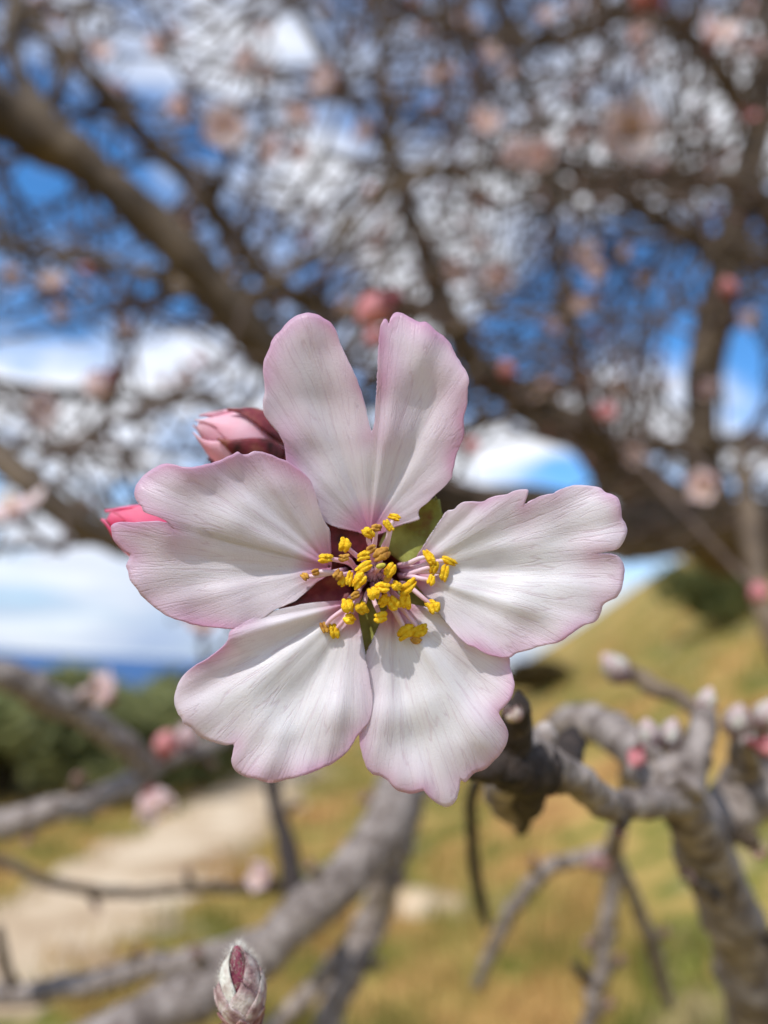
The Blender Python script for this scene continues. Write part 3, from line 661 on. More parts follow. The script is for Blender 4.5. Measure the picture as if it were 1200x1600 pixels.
# thick grey branch running down to the left, joined behind the blossom to the big limb
lb = branch_thing('thick grey branch forking below the blossom and sweeping down left', at(800, 810, 0.75))
piece(lb, [(800, 812, 0.76, 34), (740, 980, 0.50, 38), (680, 1120, 0.37, 42), (625, 1240, 0.31, 39), (575, 1325, 0.285, 36), (490, 1425, 0.27, 35), (390, 1505, 0.26, 35), (260, 1570, 0.25, 35), (130, 1630, 0.24, 35), (-60, 1720, 0.23, 34)], 'limb')
piece(lb, [(650, 1190, 0.34, 30), (628, 1280, 0.32, 27), (602, 1370, 0.31, 25), (580, 1440, 0.31, 25), (555, 1500, 0.30, 23), (515, 1600, 0.29, 21), (490, 1680, 0.29, 20)], 'side_branch')
piece(lb, [(575, 1440, 0.31, 14), (530, 1500, 0.31, 15), (470, 1565, 0.31, 15), (400, 1630, 0.31, 14)], 'side_branch')
piece(lb, [(430, 1470, 0.265, 22), (350, 1490, 0.27, 20), (240, 1510, 0.28, 18), (120, 1540, 0.29, 17), (20, 1552, 0.30, 15), (-60, 1550, 0.3, 14)], 'side_branch')
piece(lb, [(30, 1552, 0.30, 10), (8, 1510, 0.30, 9), (-4, 1450, 0.30, 8)], 'spur', m='bark_brown')
piece(lb, [(478, 1425, 0.275, 24), (462, 1385, 0.285, 20), (446, 1310, 0.30, 14), (432, 1250, 0.31, 12), (424, 1190, 0.32, 11), (430, 1120, 0.33, 9)], 'side_branch', m='bark_dark')
piece(lb, [(455, 1385, 0.285, 9), (380, 1388, 0.29, 8), (300, 1388, 0.30, 8), (225, 1395, 0.30, 8), (140, 1390, 0.31, 8), (70, 1375, 0.31, 8), (0, 1345, 0.32, 8), (-60, 1330, 0.32, 7)], 'twig', m='bark_brown')
# pale branches at the left edge
le = branch_thing('pale blurred branch entering from the left edge below the shrubs', at(-60, 1300, 0.26))
piece(le, [(-160, 1330, 0.26, 22), (-60, 1300, 0.26, 22), (40, 1278, 0.26, 21), (130, 1255, 0.265, 20), (200, 1225, 0.27, 19), (255, 1190, 0.28, 16), (320, 1165, 0.30, 13), (400, 1130, 0.33, 11), (480, 1090, 0.4, 10), (600, 1000, 0.6, 10), (700, 785, 0.69, 10)], 'limb')
piece(le, [(235, 1205, 0.275, 16), (190, 1165, 0.265, 20), (135, 1120, 0.255, 22), (75, 1085, 0.245, 24), (0, 1058, 0.235, 24), (-80, 1035, 0.23, 24)], 'side_branch')
piece(le, [(240, 1198, 0.275, 9), (262, 1160, 0.29, 8), (300, 1120, 0.31, 7), (320, 1080, 0.33, 6)], 'twig', m='bark_brown')
bloom('half', 235, 1238, 0.30, 0.8, 'white-pink blurred blossom under the pale left branch', own=1, face=-fw*0.3+Vector((0.5, 0, -0.7)))
bloom('bud', 252, 1185, 0.27, 1.1, 'dull pink bud at the fork of the pale left branch', own=1, face=Vector((0.3, -0.6, 0.6)))
bloom('half', 168, 1090, 0.30, 0.75, 'pink-tipped half-open blossom in front of the dark shrub', own=1)
bloom('pale', 292, 1170, 0.29, 1.0, 'pale round bud on the left branch beside the lower left petal', own=1, face=Vector((0.1, -0.7, 0.7)))
bloom('half', 318, 985, 0.36, 0.9, 'pinkish half-open blossom between the left petals', own=1)
bloom('half', 418, 1372, 0.285, 0.55, 'pale blossom on the dark upright twig below the lower petals', own=1)
# hanging thin twigs at lower right
lr = branch_thing('thin arching twigs hanging in front of the dry grass', at(960, 1335, 0.24))
piece(lr, [(985, 1180, 0.155, 8), (972, 1250, 0.20, 9), (965, 1300, 0.225, 12), (958, 1340, 0.24, 15), (955, 1400, 0.24, 13), (945, 1470, 0.24, 14), (935, 1540, 0.24, 13), (918, 1600, 0.24, 12), (900, 1680, 0.24, 11)], 'twig')
piece(lr, [(962, 1335, 0.24, 12), (915, 1338, 0.245, 11), (865, 1352, 0.25, 11), (820, 1392, 0.255, 12), (790, 1440, 0.26, 11), (765, 1495, 0.265, 10), (745, 1540, 0.27, 8)], 'twig')
piece(lr, [(962, 1340, 0.24, 10), (990, 1400, 0.25, 10), (1012, 1460, 0.26, 11), (1030, 1520, 0.27, 11), (1045, 1570, 0.28, 9)], 'twig')
piece(lr, [(940, 1540, 0.24, 9), (915, 1530, 0.24, 9), (896, 1505, 0.24, 6)], 'spur', m='bark_dark')
piece(lr, [(955, 1345, 0.24, 10), (935, 1352, 0.238, 13), (918, 1350, 0.236, 8)], 'spur', m='bud_scale')
tk = branch_thing('short dark twig hanging straight down under the lower right petal', at(735, 1220, 0.2))
piece(tk, [(760, 1205, 0.125, 9), (738, 1240, 0.17, 9), (737, 1300, 0.20, 9), (742, 1360, 0.21, 9), (755, 1420, 0.22, 8), (762, 1450, 0.22, 4)], 'twig', m='bark_dark')

# ---------------------------------------------------------------- branch that carries the blossom
br = branch_thing('mottled grey branch at the right carrying the open blossom on a knobbly spur', at(1070, 1250, 0.135))
piece(br, [(1420, 1900, 0.55, 60), (1290, 1790, 0.22, 60), (1222, 1660, 0.205, 50), (1182, 1540, 0.19, 47), (1146, 1440, 0.178, 44), (1110, 1350, 0.166, 42), (1078, 1285, 0.150, 39), (1062, 1240, 0.140, 35), (1066, 1215, 0.134, 30)], 'limb', sides=24, n=14, lump=0.32)
piece(br, [(1290, 1090, 0.19, 48), (1220, 1170, 0.18, 47), (1165, 1228, 0.172, 45), (1125, 1280, 0.168, 40), (1095, 1325, 0.165, 33)], 'side_branch', sides=20, lump=0.3)
piece(br, [(1075, 1250, 0.139, 26), (1040, 1248, 0.134, 25), (990, 1256, 0.126, 23), (940, 1247, 0.119, 24), (900, 1222, 0.113, 26), (865, 1200, 0.109, 29), (835, 1185, 0.106, 32), (805, 1180, 0.104, 34), (775, 1190, 0.103, 30), (745, 1200, 0.102, 22)], 'spur', sides=18, n=10, lump=0.45)
piece(br, [(1066, 1235, 0.135, 32), (1078, 1205, 0.137, 27), (1090, 1170, 0.14, 23), (1098, 1135, 0.143, 21), (1102, 1105, 0.146, 13)], 'side_branch', sides=14)
piece(br, [(1050, 1240, 0.134, 30), (1020, 1205, 0.138, 32), (990, 1170, 0.15, 30), (950, 1138, 0.165, 30), (900, 1132, 0.175, 26), (860, 1150, 0.18, 20), (835, 1160, 0.18, 10)], 'side_branch', sides=14)
piece(br, [(1096, 1120, 0.146, 10), (1070, 1095, 0.16, 12), (1030, 1080, 0.165, 13), (1000, 1062, 0.172, 15), (975, 1050, 0.172, 11)], 'side_branch', m='bark_brown')
piece(br, [(800, 1195, 0.104, 34), (803, 1165, 0.102, 33), (806, 1138, 0.100, 26), (808, 1115, 0.0985, 22), (806, 1098, 0.098, 17), (803, 1088, 0.098, 7)], 'knob', m='bark_dark', sides=18, lump=0.35)
piece(br, [(842, 1190, 0.108, 20), (846, 1165, 0.109, 24), (846, 1147, 0.110, 22), (845, 1136, 0.110, 10)], 'knob', sides=14, lump=0.3)
piece(br, [(862, 1200, 0.112, 22), (884, 1180, 0.116, 24), (896, 1160, 0.119, 19), (902, 1146, 0.120, 9)], 'knob', m='bark_dark', sides=14, lump=0.3)
piece(br, [(850, 1205, 0.107, 38), (820, 1200, 0.104, 40), (790, 1196, 0.102, 38), (765, 1196, 0.101, 32), (745, 1200, 0.100, 22), (728, 1206, 0.100, 9)], 'knob', m='bark_dark', sides=18, lump=0.4)
piece(br, [(815, 1205, 0.108, 34), (822, 1230, 0.115, 32), (824, 1250, 0.125, 24), (818, 1275, 0.14, 16), (812, 1300, 0.15, 7)], 'knob', m='bark_dark', sides=14, lump=0.3)
piece(br, [(800, 1210, 0.106, 26), (785, 1228, 0.118, 26), (790, 1255, 0.13, 20), (806, 1285, 0.14, 9)], 'knob', sides=14, lump=0.3)
def scale_cluster(t_, c, ax, Ln, n, m, seed):
    q = random.Random(seed); x_, y_, z_ = frame(ax); prof = lambda s: 0.34*math.sin(math.pi*min(0.97, max(0.04, s))**0.75)
    for k in range(n):
        v, f = shell(c, x_, y_, z_, Ln, prof, 0.02+0.35*k/n, 0.45+0.5*k/n, k*2.4+seed, 0.75, Ln*0.03*(1-k/n)+Ln*0.01, 2.5, nu=6, nv=6)
        solid(obj('bud_scale', v, f, M[m], t_, t_.location), Ln*0.02)
scale_cluster(br, at(802, 1128, 0.0955), UP*1-RT*0.1-fw*0.3, px2m(40, 0.096), 6, 'bud_scale_mid', 1)
bloom('fuzzy', 972, 1054, 0.172, 0.66, 'pale swelling bud at the tip of the short upper twig on the right', own=1, face=-RT*0.7+UP*0.7-fw*0.3)
bloom('fuzzy', 1150, 1140, 0.160, 0.62, 'round cream bud above the forked right branch', own=1, face=UP-RT*0.1-fw*0.5)
bloom('fuzzy', 1190, 1130, 0.164, 0.62, 'cream bud cut by the right edge of the picture', own=1, face=UP+RT*0.3-fw*0.5)
bloom('bud', 1166, 1158, 0.146, 0.46, 'salmon bud under the cream buds on the right branch', own=1, face=RT*0.6-fw*0.5-UP*0.1)
bloom('bud', 1004, 1168, 0.136, 0.40, 'bright pink bud nestled in the fork of the right branch', own=1, face=-fw*0.6-RT*0.5-UP*0.3)
bloom('fuzzy', 1046, 1162, 0.146, 0.52, 'greenish cream bud standing in the fork of the right branch', own=1, face=UP-fw*0.4)
bloom('fuzzy', 1016, 1160, 0.145, 0.50, 'pinkish cream bud leaning left in the fork of the right branch', own=1, face=UP-RT*0.3-fw*0.4)
bloom('fuzzy', 1100, 1108, 0.146, 0.42, 'small brown-scaled bud on the tip of the upright right shoot', own=1, face=UP+RT*0.2-fw*0.2)
for (x, y, d, tx, ty, td) in ((1150, 1142, .160, 1150, 1230, .170), (1190, 1132, .164, 1185, 1200, .175), (1166, 1158, .1465, 1170, 1210, .168), (1046, 1164, .146, 1052, 1225, .140), (1016, 1162, .145, 1030, 1212, .141), (1004, 1166, .1365, 1024, 1205, .138)):
    piece(br, [(x, y, d, 9), ((x+tx)/2+3, (y+ty)/2, (d+td)/2, 14), (tx, ty, td, 20)], 'stalk', n=4, sides=8)

# short fruiting spurs with winter buds along the lower branches
def spurs(t_, lst):
    for (x, y, d, dx_, dy_, r_) in lst:
        piece(t_, [(x, y, d, r_*1.3), (x+dx_*0.35, y+dy_*0.3, d, r_*0.9), (x+dx_*0.75, y+dy_*0.7, d-0.002, r_), (x+dx_, y+dy_, d-0.003, r_*0.45)], 'spur', m='bark_brown', n=4)
        scale_cluster(t_, at(x+dx_*0.9, y+dy_*0.9, d-0.003), RT*dx_-UP*dy_, px2m(r_*2.6, d), 5, 'bud_scale', x % 7)
spurs(lb, [(520, 1395, 0.272, -34, -40, 9), (330, 1535, 0.255, -22, -46, 9), (590, 1400, 0.31, 36, -22, 8), (548, 1515, 0.30, 40, -8, 8), (200, 1520, 0.283, 14, -36, 7), (300, 1390, 0.30, -8, -26, 6), (140, 1392, 0.31, 10, 26, 6), (436, 1275, 0.305, 28, -20, 6), (610, 1270, 0.30, -36, -22, 9)])
spurs(le, [(110, 1258, 0.264, 12, -40, 9), (60, 1275, 0.26, -14, 34, 8), (120, 1110, 0.252, 26, -32, 9), (300, 1172, 0.295, 30, 20, 7)])
spurs(lr, [(948, 1450, 0.24, -26, 22, 8), (938, 1520, 0.24, 30, -18, 8), (1015, 1470, 0.262, 24, -14, 7), (840, 1372, 0.252, -6, -26, 7), (925, 1585, 0.24, 24, -16, 8)])
spurs(br, [(1120, 1400, 0.15, -40, -26, 12), (1195, 1480, 0.165, 34, -34, 12), (1150, 1300, 0.148, 30, 24, 13), (985, 1262, 0.122, -16, 34, 9)])

# ---------------------------------------------------------------- the leaf bud standing at the bottom
def leaf_bud():
    d = 0.079; base = at(383, 1606, d); tip = at(369, 1476, d); ax = tip-base; Ln = ax.length; x_, y_, z_ = frame(ax)
    t_ = thing('leaf_bud', 'downy swelling bud with grey-pink scales standing on a scaly twig tip', 'bud', at(385, 1640, d))
    prof = lambda s: 0.255*max(0.02, math.sin(math.pi*min(0.985, max(0.0, 0.1+0.9*s))**1.05))**0.8
    v, f = lathe(base, x_, y_, z_, Ln, lambda s: 0.9*prof(s), 0.0, 0.97, 20, 16); obj('core', v, f, M['bud_core'], t_, t_.location)
    specs = []
    for k in range(6): specs.append((0.02+0.012*k, 0.30+0.02*(k % 3), k*1.05+0.1, 0.62, 0.040, 'bud_scale'))
    for k in range(5): specs.append((0.10, 0.50+0.03*math.sin(k*2), k*1.2566-0.30, 0.80, 0.030, 'bud_scale_mid'))
    for k in range(5): specs.append((0.22, 0.70+0.03*math.sin(k*3), k*1.2566+0.33, 0.84, 0.020, 'bud_scale_mid'))
    for k in range(3): specs.append((0.35, 1.0, k*2.094+1.18, 1.02, 0.008, 'bud_scale_mid' if k == 0 else 'bud_scale_pale'))
    for s0, s1, th, hw, lf, mm in specs:
        v, f = shell(base, x_, y_, z_, Ln, prof, s0, s1, th, hw, Ln*lf, 2.6, flare=Ln*0.015, wav=Ln*0.012, nu=10, nv=10, base_w=0.8)
        o = solid(obj('bud_scale', v, f, M[mm], t_, t_.location), Ln*0.014)
    # dry ragged scales at the foot
    q = random.Random(4)
    for k in range(11):
        th = k*2.4; s0 = -0.10+0.012*k
        v, f = shell(base, x_, y_, z_, Ln, lambda s: 0.13+0.25*(s+0.12), s0, s0+q.uniform(0.12, 0.2), th, 0.6, Ln*0.02, 1.8, flare=Ln*q.uniform(0.02, 0.10), nu=5, nv=5)
        solid(obj('dry_scale', v, f, M['bud_scale'], t_, t_.location), Ln*0.012)
    # downy hairs
    hv = MB()
    for k in range(1500):
        s = q.uniform(0.25, 0.97); th = q.uniform(0, 6.283); r_ = prof(s)*Ln*1.03
        rd = x_*math.cos(th)+y_*math.sin(th); p = base+z_*s*Ln+rd*r_; e = p+(rd*0.6+z_*0.8+Vector((q.gauss(0, .3), q.gauss(0, .3), q.gauss(0, .3))))*Ln*0.075
        w = rd.cross(z_)*Ln*0.0035; b0 = len(hv.v); hv.v += [p-w, p+w, e]; hv.f.append((b0, b0+1, b0+2)); hv.mi.append(0)
    hd = hv.build('down', M['bud_scale_pale'], t_, t_.location); hd['kind'] = 'stuff'
    piece(t_, [(382, 1596, d, 17), (386, 1625, d+0.001, 18), (392, 1690, d+0.006, 20), (360, 1800, 0.13, 22), (250, 1720, 0.2, 20), (180, 1630, 0.235, 22)], 'twig', m='bud_scale', sides=12, lump=0.5)
leaf_bud()

# ---------------------------------------------------------------- the open blossom
CX, CY = 584.0, 897.0
FO = at(CX, CY, D0+0.012)
FL = thing('almond_blossom', 'large open white-pink almond blossom with five notched petals and yellow anthers', 'blossom', FO)
def dpt(px, py, dz): return at(px, py, D0+dz*0.001)      # dz in millimetres, positive = away from the viewer
def crop(x0, y0, s, pts): return [(x0+x/s, y0+y/s) for x, y in pts]
PET = {}
PET['top'] = (crop(400, 480, 3.4286, [(610, 1215)])[0], crop(400, 480, 3.4286, [(560,1212),(530,1197),(470,1185),(400,1166),(340,1120),(260,1040),(200,930),(165,830),(150,740),(130,690),(100,640),(45,580),(38,500),(48,440),(38,350),(42,290),(75,215),(85,180),(130,125),(190,65),(240,38),(290,32),(350,50),(400,85),(430,130),(450,190),(480,260),(520,340),(550,410),(575,490),(595,570),(612,645),(619,662),(630,642),(650,560),(668,480),(672,400),(670,300),(672,240),(666,180),(665,110),(680,70),(700,65),(712,88),(720,60),(740,35),(770,30),(820,50),(855,75),(880,82),(915,82),(950,115),(1000,155),(1040,195),(1060,240),(1090,290),(1125,345),(1142,390),(1135,440),(1130,520),(1112,600),(1115,680),(1095,740),(1075,790),(1055,870),(1045,915),(1010,960),(960,1005),(920,1045),(880,1080),(868,1110),(876,1135),(850,1138),(800,1150),(750,1175),(690,1205),(650,1217)]))
PET['left'] = (crop(150, 630, 3.2432, [(1192, 830)])[0], crop(150, 630, 3.2432, [(1188,800),(1180,760),(1183,650),(1170,620),(1150,580),(1130,520),(1115,470),(1100,420),(1080,385),(1050,350),(1010,320),(960,290),(920,275),(880,258),(840,246),(805,243),(770,258),(740,258),(718,247),(700,255),(650,280),(600,298),(560,308),(530,316),(480,322),(430,320),(400,312),(360,306),(320,315),(280,340),(240,370),(205,415),(197,455),(205,490),(232,525),(244,550),(290,568),(340,588),(372,612),(388,634),(350,606),(310,596),(260,600),(200,602),(140,602),(100,605),(80,622),(78,640),(85,680),(110,720),(150,750),(172,768),(168,790),(155,825),(165,860),(175,900),(210,945),(245,990),(300,1035),(345,1070),(400,1095),(440,1105),(490,1122),(540,1130),(600,1138),(690,1143),(740,1140),(800,1115),(850,1085),(880,1060),(920,1042),(960,1025),(1010,1000),(1050,970),(1090,930),(1130,900),(1170,872),(1190,850)]))
PET['right'] = (crop(640, 740, 3.4286, [(-12, 528)])[0], crop(640, 740, 3.4286, [(0,550),(40,600),(80,640),(110,670),(160,730),(170,755),(200,800),(240,850),(290,900),(320,922),(350,930),(380,950),(420,970),(470,982),(510,987),(545,982),(580,960),(640,945),(700,925),(750,915),(795,905),(840,880),(880,850),(930,815),(980,800),(1010,775),(1025,740),(1035,705),(1070,680),(1110,660),(1135,620),(1145,570),(1150,520),(1142,480),(1120,445),(1085,431),(1040,429),(998,428),(1040,419),(1090,411),(1120,398),(1145,365),(1165,310),(1155,270),(1140,240),(1135,200),(1130,170),(1115,130),(1090,115),(1050,100),(1020,80),(980,68),(930,62),(880,63),(830,75),(790,100),(740,110),(690,125),(650,150),(612,177),(622,148),(635,100),(630,85),(600,83),(560,92),(520,110),(460,120),(420,135),(390,148),(330,148),(290,152),(260,170),(238,190),(200,200),(185,225),(150,275),(110,340),(70,410),(30,468),(0,505)]))
PET['lower_left'] = (crop(260, 930, 2.1429, [(632, 22)])[0], crop(260, 930, 2.1429, [(600,18),(520,22),(430,35),(330,62),(250,95),(215,120),(205,150),(180,180),(140,210),(90,240),(55,270),(35,310),(27,350),(35,385),(50,410),(60,430),(85,445),(110,470),(140,485),(170,495),(200,502),(226,500),(222,530),(218,555),(230,585),(260,605),(300,615),(345,627),(390,620),(430,610),(470,600),(500,588),(530,575),(560,560),(600,530),(625,495),(640,470),(665,445),(680,420),(690,380),(688,330),(680,280),(668,235),(662,200),(645,150),(634,105),(633,60)]))
PET['lower_right'] = (crop(260, 930, 2.1429, [(752, 18)])[0], crop(260, 930, 2.1429, [(742,50),(722,100),(690,158),(668,200),(664,235),(655,270),(648,330),(648,400),(646,450),(645,480),(655,530),(670,575),(690,597),(715,605),(740,620),(770,650),(800,660),(830,663),(860,655),(870,665),(895,690),(925,705),(950,705),(970,685),(980,650),(985,620),(1000,625),(1020,605),(1040,590),(1060,585),(1090,560),(1125,520),(1142,480),(1140,445),(1120,410),(1115,390),(1140,365),(1160,330),(1165,290),(1150,240),(1146,205),(1100,150),(1010,95),(910,50),(850,52),(800,52),(770,38)]))
# mm: offset, depth of base, back-curl of rim, ruffle, crease list (angle rad, width, depth)
SHAPE = {'top': (0.8, 3.4, 0.6, 0.42, [(-0.30, 0.16, 0.9), (0.16, 0.09, -0.6), (0.45, 0.10, 0.5)]),
         'left': (-1.1, 4.6, 0.9, 0.42, [(-0.35, 0.16, 0.5), (0.1, 0.12, -0.5), (0.5, 0.12, 0.4)]),
         'right': (-0.6, 4.2, 1.0, 0.46, [(0.05, 0.14, 0.7), (-0.45, 0.13, -0.5), (0.4, 0.12, -0.4)]),
         'lower_left': (0.1, 3.4, 1.2, 0.48, [(0.38, 0.09, 0.8), (0.62, 0.07, -0.7), (-0.2, 0.14, 0.5)]),
         'lower_right': (1.0, 2.6, 1.2, 0.44, [(0.2, 0.12, 0.6), (-0.25, 0.10, -0.5)])}
def petal_dz(key, ang, rn, x, y):
    off, bd, curl, ruf, cre = SHAPE[key]; sd = hash_seed[key]
    dz = off + bd*(1-rn)**1.7 + curl*max(0, rn-0.72)**2*9
    for a0, w, dep in cre: dz += dep*math.exp(-((ang-a0)/w)**2)*math.sin(min(1, rn*1.05)*math.pi)**0.8
    dz += ruf*2.1*noise.noise(Vector((x*0.013+sd, y*0.013, sd)))*min(1, rn*2)
    dz += ruf*0.7*noise.noise(Vector((ang*7+sd, rn*2.2, sd+4)))*min(1, rn*1.6)
    dz += ruf*1.0*noise.noise(Vector((ang*11+sd, 1.5, sd+9)))*max(0, rn-0.6)*2.2
    return dz
hash_seed = {'top': 1.7, 'left': 4.1, 'right': 7.7, 'lower_left': 11.3, 'lower_right': 15.9}
def make_petal(key, label=None):
    base, pts = PET[key]; bx, by = base
    C = catmull(pts, 5); 
    # slight crinkle on the rim
    C = [np.array((c[0]+1.0*noise.noise(Vector((c[0]*0.09, c[1]*0.09, 2))), c[1]+1.0*noise.noise(Vector((c[0]*0.09, c[1]*0.09, 7))))) for c in C]
    C = np.array(C); Rm = np.max(np.hypot(C[:, 0]-bx, C[:, 1]-by))
    far = C[np.hypot(C[:, 0]-bx, C[:, 1]-by) > Rm*0.5].mean(0); a0 = math.atan2(far[1]-by, far[0]-bx)
    nr = 44; nc = len(C); v = []; uv = []; ed = []
    seg_a = C[:-1]; seg_b = C[1:]
    for j in range(nr+1):
        t_ = 0.02+0.98*(j/nr)
        Q = np.stack([bx+(C[:, 0]-bx)*t_, by+(C[:, 1]-by)*t_], 1)
        dist = np.min(np.hypot(Q[:, None, 0]-C[None, :, 0], Q[:, None, 1]-C[None, :, 1]), 1)
        for i in range(nc):
            x, y = Q[i]; r_ = math.hypot(x-bx, y-by); rn = r_/Rm
            an = math.atan2(y-by, x-bx)-a0; an = (an+math.pi) % (2*math.pi)-math.pi
            v.append(dpt(x, y, petal_dz(key, an, rn, x, y))); uv.append((an, r_/100.0))
            e_ = dist[i]/100.0
            ed.append(e_ + 0.6*max(0, 0.45-rn)*2.2)
    f = [(j*nc+i, j*nc+i+1, (j+1)*nc+i+1, (j+1)*nc+i) for j in range(nr) for i in range(nc-1)]
    o = obj('petal', v, f, M['petal_blush' if key in ('left', 'top') else 'petal'], FL, FO)
    me = o.data; ul = me.uv_layers.new(name='polar')
    li = np.empty(len(me.loops), np.int32); me.loops.foreach_get('vertex_index', li)
    ul.data.foreach_set('uv', np.array(uv, np.float32)[li].ravel())
    at_ = me.attributes.new('edge', 'FLOAT', 'POINT'); at_.data.foreach_set('value', ed)
    solid(o, 0.00016)
    if label: o['label'] = label
    return o
make_petal('top', 'top petal split by a deep narrow cleft')
make_petal('left', 'pinkish left petal with a wedge-shaped notch')
make_petal('right', 'right petal with a slit in its outer edge')
make_petal('lower_left', 'lower left petal with a lobed pink rim')
make_petal('lower_right', 'lower right petal with a small pointed lobe')
# calyx cup
ca = (at(CX, CY, D0)-FO); cx_, cy__, cz_ = RT, UP, -fw
cl_ = 0.008
v, f = [], []
prf = [(0.0, 0.0011), (0.02, 0.0026), (0.25, 0.0030), (0.5, 0.0032), (0.75, 0.0032), (0.97, 0.0046), (0.98, 0.0056)]
cb = dpt(CX, CY, 12.0)
ring = [(z, r_) for z, r_ in prf] + [(1.0, 0.0039), (0.75, 0.0028), (0.45, 0.0026), (0.22, 0.0020), (0.18, 0.0002)]
for z, r_ in ring:
    for k in range(28):
        an = k*2*math.pi/28; v.append(cb + cz_*z*0.0068 + (cx_*math.cos(an)+cy__*math.sin(an))*r_)
for j in range(len(ring)-1):
    for k in range(28): k2 = (k+1) % 28; f.append((j*28+k, j*28+k2, (j+1)*28+k2, (j+1)*28+k))
obj('calyx_cup', v, f, M['cup'], FL, FO)
# sepals in the gaps
def sepal(bx, by, tx, ty, hw, m, sd, dz0=5.2, dz1=4.2, blunt=2.2, tooth=0.0):
    nu, nv = 12, 18; v = []; f = []; dx_, dy_ = tx-bx, ty-by; Ln = math.hypot(dx_, dy_); nx, ny = -dy_/Ln, dx_/Ln
    for j in range(nv+1):
        t_ = j/nv; w = hw*(0.85+0.35*math.sin(t_*2.4))*max(0.0, 1-t_**blunt)
        for i in range(nu+1):
            u = -1+2*i/nu; wob = tooth*noise.noise(Vector((t_*14, u*3, sd)))*t_ if abs(u) > 0.9 or t_ > 0.85 else 0
            x = bx+dx_*t_+nx*(u*w+wob); y = by+dy_*t_+ny*(u*w)+(wob if t_ > 0.85 else 0)
            dz = dz0+(dz1-dz0)*t_ + 0.5*(u*u)*(-1)*(1-t_)+0.25*math.cos(u*5)*(1-t_)
            v.append(dpt(x, y, dz))
    for j in range(nv):
        for i in range(nu): a = j*(nu+1)+i; f.append((a, a+1, a+nu+2, a+nu+1))
    return solid(obj('sepal', v, f, M[m], FL, FO), 0.00035)
sepal(562, 864, 500, 778, 40, 'sepal_red', 1)
sepal(616, 870, 684, 780, 35, 'sepal_green', 2, 5.2, 3.6, 5.0, 7)['label'] = 'green sepal with a ragged blunt tip'
sepal(624, 919, 716, 972, 36, 'sepal_green', 3)
sepal(581, 936, 571, 1022, 34, 'sepal_green', 4, 5.2, 3.9, 1.5)['label'] = 'pointed green sepal with a red-brown tip'
sepal(546, 914, 436, 951, 34, 'sepal_red', 5, 5.2, 3.4, 1.8)['label'] = 'dark red pointed sepal'
# pistil
pst = [dpt(584, 899, 9.3), dpt(582, 898, 4), dpt(586, 894, 0.5), dpt(595, 884, -1.6)]
P = [Vector(c) for c in catmull([tuple(p) for p in pst], 6)]
v, f = tube(P, [0.0007]*4+[0.00045]*6+[0.00026]*(len(P)-10), 10); ps = obj('pistil', v, f, M['filament'], FL, FO)
X, Y, Z = RT, UP, -fw
v, f = lathe(P[-1]-Z*0.0001, X*1.5+Y*0.3, Y*0.85, Z, 0.0004, lambda s: 0.80*math.sin(math.pi*min(0.97, max(0.05, s)))**0.6, 0, 1, 12, 8); obj('stigma', v, f, M['stigma'], ps)
hv = MB(); q = random.Random(8)
for k in range(150):
    p = P[q.randrange(5, 15)]; dr = (X*q.gauss(0, 1)+Y*q.gauss(0, 1)+Z*q.uniform(-0.2, 0.6)).normalized()
    hv.add(*tube([p, p+dr*q.uniform(0.0007, 0.0014)], [0.00003, 0.000012], 3, cap=False))
hh = hv.build('hair', M['filament'], ps); hh['kind'] = 'stuff'
for o in ps.children: 
    o.matrix_parent_inverse = Matrix.Identity(4)
# (sub-part meshes are stored relative to the flower's base)
for o in list(ps.children):
    me = o.data; me.transform(Matrix.Translation(-FO))
# stamens: (anther x, y, long px, wide px, angle deg, old, dz mm or None) in the 4x crop of the flower's heart
ST = [(435,325,92,74,90,0),(315,408,92,62,0,0),(430,408,70,50,0,1),(552,395,88,62,10,0),(185,522,62,46,-40,1),(252,497,52,44,30,1),(393,513,66,58,60,1),(418,552,66,52,70,0),(463,535,92,44,80,0),(553,468,120,62,35,0),(525,552,122,76,50,0),(665,385,112,78,35,1),(718,482,96,66,60,0),(583,250,86,62,-35,0),(632,218,70,50,0,1),(704,206,84,50,-65,0),(745,152,84,46,-15,0),(668,592,104,66,0,0),(615,628,84,74,-60,0),(760,582,74,58,-30,0),(832,588,128,70,35,0),(812,676,100,76,85,0),(682,676,88,62,45,0),(736,692,96,80,-50,0),(452,705,96,78,-70,0),(466,788,78,68,-20,0),(542,722,84,76,-60,0),(660,778,84,76,10,0),(985,707,98,84,-55,0),(962,402,108,56,-60,0),(992,468,96,56,80,0),(1055,500,110,58,80,0),(1086,424,112,48,-30,0),(975,546,66,54,70,0),(305,842,74,50,-65,1),(366,864,100,66,-75,0),(818,870,128,84,35,0),(905,862,110,74,30,0),(880,920,70,50,-20,1),(600,350,70,50,20,1),(500,640,60,48,30,1),(700,540,60,46,60,1)]
